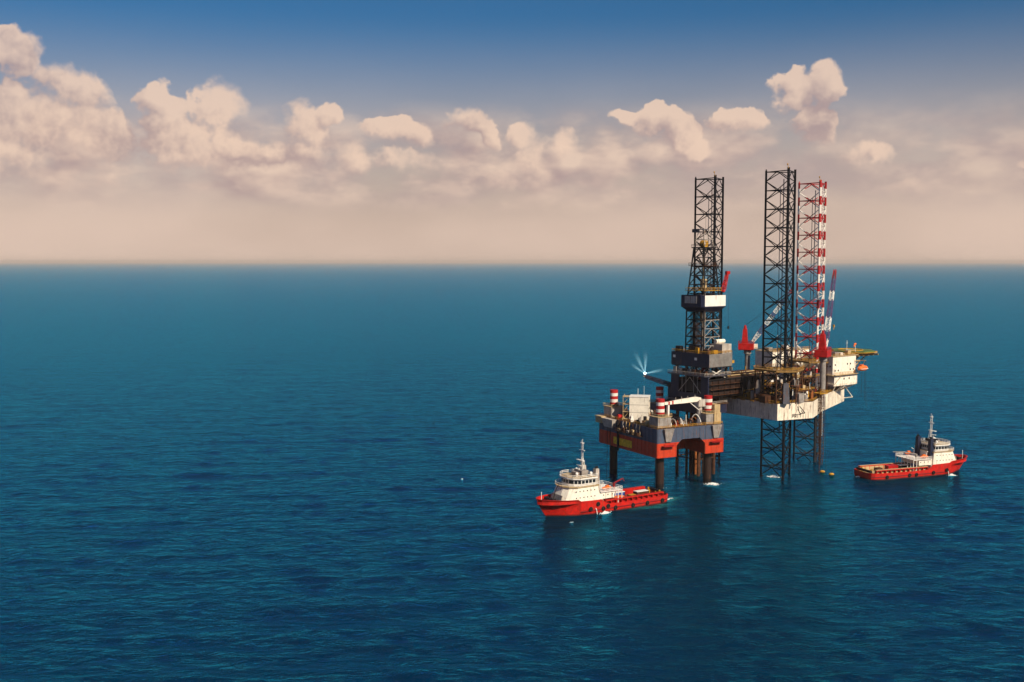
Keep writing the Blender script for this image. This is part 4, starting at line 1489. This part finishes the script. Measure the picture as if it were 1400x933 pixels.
# ------------------------------------------------------------------ anchor-handling supply ships
def make_ship(loc, heading, label, v, sc=1.0):
    t = empty('supply_ship', None, (loc[0], loc[1], 0), heading)
    t.scale = (sc, sc, sc)
    tag(t, label, 'ship')
    st = [(-30.6, 5.2, 4.8, 3.4), (-30.0, 6.5, 6.0, 3.4), (-28.5, 7.3, 6.9, 3.4), (-25, 7.6, 7.4, 3.3), (-15, 7.6, 7.5, 3.2), (-5, 7.6, 7.5, 3.2), (2.0, 7.6, 7.5, 3.4), (5.2, 7.6, 7.4, 5.6),
          (10, 7.6, 7.2, 5.7), (15.2, 7.5, 6.2, 5.9), (16.6, 7.5, 5.9, 6.7), (21, 7.1, 4.2, 6.9), (25, 6.0, 2.4, 7.1), (28.5, 4.1, 1.0, 7.3), (30.4, 2.3, .3, 7.4), (31.4, .5, .08, 7.5)]
    hm = MB()
    rows = []
    for (x, bt, bw, zt) in st:
        xw = x - max(0, x - 19) * .36
        xm = x - max(0, x - 19) * .14
        z1 = min(2.4, zt * .5) if x < 16 else 3.6
        bm_ = bw + (bt - bw) * (.22 if x > 16 else .7)
        rows.append([(xw, 0, -2.5), (xw, bw * .88, -2.5), (xw, bw, -.2), (xm, bm_, z1), (x, bt, zt), (x - (.35 if x > 24 else 0), max(.02, bt - .45), zt), (x - (.35 if x > 24 else 0), max(.02, bt - .45), 2.4 if x < 4 else 5.2)])
    k_ = len(rows[0])
    for sgn in (1, -1):
        vs = [(p[0], p[1] * sgn, p[2]) for r_ in rows for p in r_]
        fs = []
        for i in range(len(rows) - 1):
            for j in range(k_ - 1):
                f = (i * k_ + j, (i + 1) * k_ + j, (i + 1) * k_ + j + 1, i * k_ + j + 1)
                fs.append(f if sgn < 0 else f[::-1])
        hm.add(vs, fs)
    s0 = rows[0]
    tr = [(p[0], p[1], p[2]) for p in s0[:5]] + [(p[0], -p[1], p[2]) for p in s0[:5]][::-1]
    hm.add(tr, [tuple(range(10))])
    hu = hm.build('hull', M['shipred'], t)
    # rubbing strake
    for z in (1.2,):
        for sgn in (1, -1):
            mb = MB()
            for i in range(1, 9):
                x0, b0, w0, _ = st[i]
                x1, b1, w1, _ = st[i + 1]
                mb.tube((x0, (w0 + (b0 - w0) * .5) * sgn, z + .4), (x1, (w1 + (b1 - w1) * .5) * sgn, z + .4), .28, 6)
            mb.build('rubbing_strake', M['dred'], hu)
    # decks
    MB().prism([(-30, -5.4), (-28.3, -7.0), (4.4, -7.1), (4.4, 7.1), (-28.3, 7.0), (-30, 5.4)], 2.3, 2.5).build('cargo_deck', M[v['deck']], t)
    MB().prism([(4.4, -7.1), (16, -7.0), (21, -6.5), (25, -5.3), (28.2, -3.4), (30.2, -1.6), (30.2, 1.6), (28.2, 3.4), (25, 5.3), (21, 6.5), (16, 7.0), (4.4, 7.1)], 5.1, 5.3).build('forecastle_deck', M['deckred'], t)
    MB().box(4.2, 4.4, -7.1, 7.1, 2.5, 5.3).build('break_bulkhead', M['white'], t)
    # crash rails along the cargo deck
    for sgn in (1, -1):
        mb = MB().box(-27.5, 2.6, 6.05 * sgn - .75, 6.05 * sgn + .75, 4.3, 4.7)
        for i in range(12):
            x = -27.2 + i * 2.7
            mb.box(x - .16, x + .16, 6.05 * sgn - .7, 6.05 * sgn + .7, 2.5, 4.3)
        mb.build('crash_rail', M['shipred'], t)
        MB().box(-27.5, 2.6, 5.45 * sgn - .08, 5.45 * sgn + .08, 2.5, 4.3).box(-27.4, 2.5, 6.05 * sgn - .72, 6.05 * sgn + .72, 4.702, 4.76).build('rail_lining', M[v['rail']], t)
    MB().tube((-29.3, -5.2, 3.9), (-29.3, 5.2, 3.9), .65, 12).build('stern_roller', M['dark'], t)
    mb = MB()
    for y in (-3.6, 3.6):
        mb.tube((-27.8, y, 2.5), (-27.8, y, 4.8), .4, 8).tube((-27.0, y * .55, 2.5), (-27.0, y * .55, 4.2), .3, 8)
    mb.build('guide_pin', M['yellow'], t)
    # deckhouse: sloping rounded front
    def foot(x0, x1, hw, cham):
        return [(x0, -hw), (x1 - cham, -hw), (x1 - cham * .3, -hw * .72), (x1, -hw * .30), (x1, hw * .30), (x1 - cham * .3, hw * .72), (x1 - cham, hw), (x0, hw)]
    MB().prism(foot(5.5, 22.6, 6.6, 4.2), 5.3, 11.2, foot(6.2, 20.0, 6.3, 4.0)).build('deckhouse', M['cream'], t)
    MB().prism(foot(5.8, 20.6, 6.7, 4.1), 11.2, 11.45).build('bridge_deck', M['tan'], t)
    MB().box(-2.2, 5.48, -5.9, 5.9, 5.3, 8.1).build('winch_house', M['cream'], t)
    MB().box(-6.0, 5.0, -6.6, 6.6, 8.1, 8.35).build('boat_deck', M['white'], t)
    for x in (-5.8, -3.9):
        for y in (-6.3, -2.2, 2.2, 6.3):
            bar('deck_post', (x, y, 2.5), (x, y, 8.1), .18, M['white'], t, 6)
    mb = MB()
    rail(mb, [(5.0, -6.5, 8.35), (-5.9, -6.5, 8.35), (-5.9, 6.5, 8.35), (5.0, 6.5, 8.35)], t=.09)
    fp = foot(5.8, 20.6, 6.7, 4.1)
    rail(mb, [(p[0], p[1], 11.45) for p in fp], t=.09)
    mb.build('handrail', M['white'], t)
    # front machinery panel and cable
    MB().add([(22.45, -3.6, 5.35), (22.45, 3.6, 5.35), (21.55, 3.6, 8.2), (21.55, -3.6, 8.2), (22.75, -3.6, 5.35), (22.75, 3.6, 5.35), (21.85, 3.6, 8.2), (21.85, -3.6, 8.2)],
             [(4, 5, 6, 7), (0, 3, 2, 1), (0, 1, 5, 4), (1, 2, 6, 5), (2, 3, 7, 6), (3, 0, 4, 7)]).build('front_locker', M['grey'], t)
    MB().path([(23.0, -1.0, 5.4), (22.2, -1.0, 8.5), (21.2, -1.0, 10.6), (20.2, -1.2, 11.6), (18.6, -1.8, 11.8)], .16, 6).build('ventilation_hose', M['rubber'], t)
    # portholes
    pw = MB().tube((0, -.04, 0), (0, .06, 0), .26, 8).mesh('porthole', M['glass'])
    for sgn in (1, -1):
        for z in (7.2, 9.7):
            for i in range(6):
                place('porthole', pw, t, (8.0 + i * 1.8, sgn * (6.6 - (z - 5.3) * .051 + .02), z))
        for i in range(3):
            place('porthole', pw, t, (-1.2 + i * 2.2, sgn * 5.92, 6.8))
    # wheelhouse with its ring of windows
    wh = empty('wheelhouse', t)
    wf = foot(7.2, 17.6, 6.0, 3.4)
    MB().prism(wf, 11.45, 14.3).build('house_wall', M['white'], wh)
    n = len(wf)
    for i in range(n):
        p, q = Vector((*wf[i], 0)), Vector((*wf[(i + 1) % n], 0))
        L = (q - p).length
        d = (q - p) / L
        nr_ = Vector((d.y, -d.x, 0))
        k2 = max(1, int(L / 1.45))
        for j in range(k2):
            c = p + d * (L * (j + .5) / k2) + nr_ * .03
            w_ = L / k2 * .80 / 2
            a = math.atan2(d.y, d.x)
            key = ('pane', round(w_, 2))
            if key not in _bars:
                _bars[key] = MB().box(-w_, w_, -.05, .05, -.66, .66).mesh('window', M['glass'])
            place('window', _bars[key], wh, (c.x, c.y, 13.15), a)
    rf = foot(6.6, 18.4, 6.6, 3.6)
    MB().prism(rf, 14.3, 14.75).build('roof', M['white'], wh)
    mb = MB()
    rail(mb, [(p[0] * .99, p[1] * .97, 14.75) for p in rf], close=True, t=.10)
    mb.build('roof_rail', M['white'], wh)
    MB().prism(foot(6.9, 18.0, 6.2, 3.4), 14.75, 14.80).build('roof_deck', M['tan'], wh)
    # funnels
    for sgn in (1, -1):
        fu = MB().prism([(4.8, sgn * 4.4 - 1.2), (7.0, sgn * 4.4 - 1.2), (7.0, sgn * 4.4 + 1.2), (4.8, sgn * 4.4 + 1.2)], 8.36, 17.6,
                        [(5.0, sgn * 4.4 - .9), (6.6, sgn * 4.4 - .9), (6.6, sgn * 4.4 + .9), (5.0, sgn * 4.4 + .9)]).build('funnel', M[v['funnel']], t)
        MB().tube((5.5, sgn * 4.4, 17.6), (5.3, sgn * 4.4, 18.6), .35, 8).tube((6.2, sgn * 4.4, 17.6), (6.0, sgn * 4.4, 18.5), .3, 8).build('exhaust_pipe', M['dark'], fu)
    MB().box(8.4, 11.6, -2.6, 2.6, 14.81, 16.9).build('mast_house', M[v['masthouse']], t)
    MB().box(12.2, 13.6, -1.8, 1.8, 14.81, 16.3).build('searchlight_base', M['grey'], t)
    ms = empty('mast', t)
    la = MB()
    for y in (-.5, .5):
        la.tube((9.6, y, 16.9), (9.6, y, 27.8), .17, 6, .12).tube((8.2, y, 16.9), (9.6, y, 22.0), .11, 5)
    for q in range(10):
        la.tube((9.6, -.5, 17.8 + q * 1.05), (9.6, .5, 17.8 + q * 1.05), .09, 5)
    la.build('lattice', M['white'], ms)
    MB().box(9.9, 10.9, -2.3, 2.3, 20.6, 20.85).tube((10.5, 0, 20.2), (10.5, 0, 20.6), .25, 6).build('radar_scanner', M['white'], ms)
    MB().box(9.4, 9.8, -1.7, 1.7, 24.6, 24.8).tube((9.6, .3, 27.6), (9.6, .3, 29.2), .08, 5).tube((9.6, -.5, 27.6), (9.6, -.5, 28.6), .08, 5).box(9.1, 10.1, -.8, .8, 27.5, 27.7).build('yardarm', M['white'], ms)
    MB().box(10.8, 11.4, -1.5, 1.5, 18.6, 18.8).tube((11.1, 0, 16.9), (11.1, 0, 18.6), .2, 6).build('lower_radar', M['white'], ms)
    for (x, y) in ((8.8, 4.9), (8.8, -4.9), (14.5, 3.2)):
        MB().tube((x, y, 14.8), (x, y, 15.6), .25, 6).ball((x, y, 16.1), .62, .62, .68, 10, 6).build('satellite_dome', M['white'], t, smooth=True)
    # foredeck
    MB().tube((25.2, -2.4, 6.4), (25.2, 2.4, 6.4), .85, 12).box(24.2, 26.0, -3.0, -2.5, 5.3, 7.3).box(24.2, 26.0, 2.5, 3.0, 5.3, 7.3).box(24.3, 25.9, -.3, .3, 5.3, 7.2).build('windlass', M['dark'], t)
    MB().tube((29.2, 0, 5.3), (29.2, 0, 10.0), .12, 6).build('jackstaff', M['white'], t)
    # winch, fast rescue boat, deck crane
    MB().tube((0.6, -4.0, 4.7), (0.6, 4.0, 4.7), 1.7, 16).tube((0.6, -4.3, 4.7), (0.6, -4.0, 4.7), 2.1, 16).tube((0.6, 4.0, 4.7), (0.6, 4.3, 4.7), 2.1, 16).build('towing_winch', M['dark'], t)
    for sgn in (1, -1):
        o = MB()
        o.ball((1.2, sgn * 5.3, 9.4), 2.5, .95, .65, 12, 6).box(.2, 1.6, sgn * 5.3 - .4, sgn * 5.3 + .4, 9.8, 10.5)
        o.build('rescue_boat', M['orange'], t)
        MB().path([(3.4, sgn * 4.2, 8.35), (3.4, sgn * 4.4, 11.2), (3.0, sgn * 5.6, 11.8)], .2, 6).build('davit', M['white'], t)
    cr_ = empty('deck_crane', t)
    MB().tube((-3.0, v['crane_y'], 8.35), (-3.0, v['crane_y'], 10.8), .55, 10).build('post', M[v['crane']], cr_)
    cb = v['boom']
    MB().tube((-3.0, v['crane_y'], 10.7), cb[0], .34, 6, .28).tube(cb[0], cb[1], .26, 6, .2).build('boom', M[v['crane']], cr_)
    # tyres hung along the sides
    tyre = MB().ring((0, 0, 0), .55, .40, 12, 6).mesh('tyre_fender', M['rubber'])
    for sgn in (1, -1):
        for (x, z) in v['tyres']:
            bq = 7.6 if x < 15 else 7.1
            place('tyre_fender', tyre, t, (x, sgn * (bq + .18), z))
    return t


M['shipred'] = band_mat('ship_hull_paint', [(-50, (0.05, 0.012, 0.012)), (0.35, (0.30, 0.010, 0.007)), (0.75, (0.62, 0.012, 0.006))], 0.5, 0.22, 0.45, 0.2)
TY = [(-26, 1.5), (-18, 1.4), (-10.5, 1.4), (-1.5, 1.5), (2.2, 2.6), (4.6, 1.9), (7.2, 4.0), (10.8, 2.4)]
HL = math.atan2(-0.536, -0.845)
make_ship((36.2, 425.6), HL, 'red supply ship with white bridge facing the camera beside the striped columns',
          dict(deck='deckred', rail='red', funnel='lgrey', masthouse='grey', crane='dred', crane_y=4.6, boom=[(-8, 4.0, 12.0), (-9.5, 3.0, 10.6)], tyres=TY))
HR = R(19.5)
SCR = 0.97
make_ship((189.8, 494.8), HR, 'red supply ship seen from its open stern, apart from the rig with dark funnels',
          dict(deck='tan', rail='tan', funnel='navy', masthouse='dark', crane='grey', crane_y=-4.8, boom=[(-8.5, -3.0, 11.8), (-14.0, -1.5, 12.0)], tyres=[(-22, 1.4), (-9, 1.5), (-5, 1.5), (5, 1.8), (13, 2.6)]), SCR)


def on_ship(loc, hd, x, y, z):
    w = Matrix.Rotation(hd, 4, 'Z') @ Vector((x, y, z))
    return (loc[0] + w.x, loc[1] + w.y, z), hd


def cargo(name, ship, x, y, size, mk, label, cat, lid=None, rz=0.0, z=2.5):
    loc, hd, sc = ship
    w, h = on_ship(loc, hd, x * sc, y * sc, z * sc)
    t = empty(name, None, w, h + rz)
    t.scale = (sc, sc, sc)
    tag(t, label, cat, 'cargo on the ship decks')
    L, Wd, H = size
    MB().box(-L / 2, L / 2, -Wd / 2, Wd / 2, .12, H).build('body', M[mk], t)
    mb = MB()
    for i in range(max(2, int(L / .6))):
        x_ = -L / 2 + .25 + i * (L - .5) / max(1, int(L / .6) - 1)
        mb.box(x_ - .08, x_ + .08, -Wd / 2 - .05, -Wd / 2 - .002, .2, H - .1).box(x_ - .08, x_ + .08, Wd / 2 + .002, Wd / 2 + .05, .2, H - .1)
    mb.build('corrugation', M[mk], t)
    if lid:
        MB().box(-L / 2 - .08, L / 2 + .08, -Wd / 2 - .08, Wd / 2 + .08, H, H + .2).build('lid', M[lid], t)
    mb = MB()
    for sx in (-1, 1):
        for sy in (-1, 1):
            mb.box(sx * L / 2 - .12, sx * L / 2 + .12, sy * Wd / 2 - .12, sy * Wd / 2 + .12, 0, H + .02)
    mb.build('corner_post', M['dark'], t)
    return t


SL, SR = ((36.2, 425.6), HL, 1.0), ((189.8, 494.8), HR, SCR)
cargo('cargo_container', SL, -9.5, -1.5, (6.0, 2.4, 2.6), 'blue', 'blue container with a white top on the ship deck beside the striped columns', 'container', 'white')
cargo('cargo_container', SL, -20.5, 0.5, (6.0, 2.4, 2.2), 'brown', 'brown container with a white top nearest the stern of the ship beside the striped columns', 'container', 'white')
cargo('cargo_basket', SL, -14.8, 1.6, (3.0, 2.2, 1.6), 'yellow', 'small yellow cargo basket between two white-topped containers', 'basket')
cargo('cargo_container', SL, -6.0, 3.0, (6.0, 2.4, 2.2), 'orange', 'orange flat container behind the winch of the ship beside the striped columns', 'container')
cargo('cargo_container', SR, -12.5, 1.0, (6.0, 2.4, 2.5), 'red', 'red container in the middle of the tan-railed ship deck', 'container')
cargo('cargo_container', SR, -5.0, 1.5, (6.0, 2.4, 2.0), 'dark', 'black container with a white top on the tan-railed ship deck', 'container', 'white')
cargo('cargo_basket', SR, -19.0, 2.6, (3.0, 2.0, 1.4), 'brown', 'brown cargo basket near the open stern of the tan-railed ship', 'basket')
cargo('cargo_container', SR, -1.5, -2.0, (2.6, 2.4, 3.0), 'blue', 'small blue tank container behind the bridge of the tan-railed ship', 'container')

# ------------------------------------------------------------------ foam, buoys
def foam(cx, cy, rx, ry, rot, n, label, seed, tall=0.12):
    rg = random.Random(seed)
    mb = MB()
    for i in range(n):
        a, rr_ = rg.uniform(0, 2 * math.pi), abs(rg.gauss(0, .5))
        x, y = rx * rr_ * math.cos(a), ry * rr_ * math.sin(a)
        wx = cx + x * math.cos(rot) - y * math.sin(rot)
        wy = cy + x * math.sin(rot) + y * math.cos(rot)
        wz = float(wave(wx, wy))
        s_ = rg.uniform(.10, .42) * (1.2 - min(1, rr_))
        if s_ < .06:
            continue
        k_ = 7
        pts = [(wx + s_ * rg.uniform(.6, 1.5) * math.cos(2 * math.pi * j / k_) * 1.5, wy + s_ * rg.uniform(.6, 1.3) * math.sin(2 * math.pi * j / k_)) for j in range(k_)]
        vs = [(p[0], p[1], wz + .02) for p in pts] + [(wx, wy, wz + .05 + tall * rg.uniform(.5, 2) * (1.2 - min(1, rr_)))]
        mb.add(vs, [(j, (j + 1) % k_, k_) for j in range(k_)])
    o = mb.build('foam', M['foam'])
    tag(o, label, 'foam', kind='stuff')
    return o


foam(90.5, 472.2, 4.6, 3.2, 0, 130, 'white splash of foam at the foot of a brown platform column', 1, .35)
foam(37.0, 416.2, 3.6, 1.3, R(32), 70, 'white foam where water pours off the side of the ship beside the striped columns', 2, .5)
foam(122, 489, 6.0, 4.0, 0, 90, 'thin foam round the foot of the nearer black lattice leg', 3, .15)
foam(206, 490.5, 3.0, 1.2, R(19), 60, 'white foam where water pours off the tan-railed ship', 4, .5)
foam(161.5, 487.0, 2.6, 2.2, 0, 50, 'white foam at the stern of the tan-railed ship', 5, .3)
foam(66.0, 463.5, 2.6, 1.8, 0, 40, 'thin foam round the foot of the brown platform column closest to the ship', 12, .08)
foam(65.5, 441.5, 4.5, 2.2, R(32), 60, 'broken foam behind the stern of the ship beside the striped columns', 6, .1)
foam(-23.0, 485, .7, .3, 0, 8, 'tiny whitecap alone on the open sea', 7, .15)
foam(23.0, 402.5, 1.8, .25, R(10), 9, 'small streak of foam off the bow of the ship beside the striped columns', 9, .05)
# thin water discharges from the ship sides
for (loc, hd, x, y) in ((SL[0], HL, 8.2, 7.5), (SR[0], HR, 13.8, -6.5)):
    w, h = on_ship(loc, hd, x, y, 0)
    t = MB().path([(0, 0, 2.4), (0, (.5 if y > 0 else -.5), 1.8), (0, (1.0 if y > 0 else -1.0), .1)], .14, 6).build('water_discharge', M['foam'], None, (w[0], w[1], 0), h)
    tag(t, 'thin white stream of water falling from the ' + ('ship beside the striped columns' if y > 0 else 'tan-railed ship'), 'water stream')
for i, (x, y, lb) in enumerate(((147.8, 499.0, 'yellow mooring buoy floating nearer the black lattice leg'), (150.2, 492.5, 'yellow mooring buoy floating nearer the tan-railed ship'))):
    zz = float(wave(x, y))
    t = empty('mooring_buoy', None, (x, y, zz))
    tag(t, lb, 'buoy', 'mooring buoys')
    MB().ball((0, 0, .25), 1.3, .75, .65, 12, 7).build('float', M['yellow'], t, smooth=True)
    MB().tube((0, 0, .8), (0, 0, 1.5), .12, 6).ring((0, 0, 1.6), .22, .06, 10, 5).build('lifting_eye', M['dark'], t)
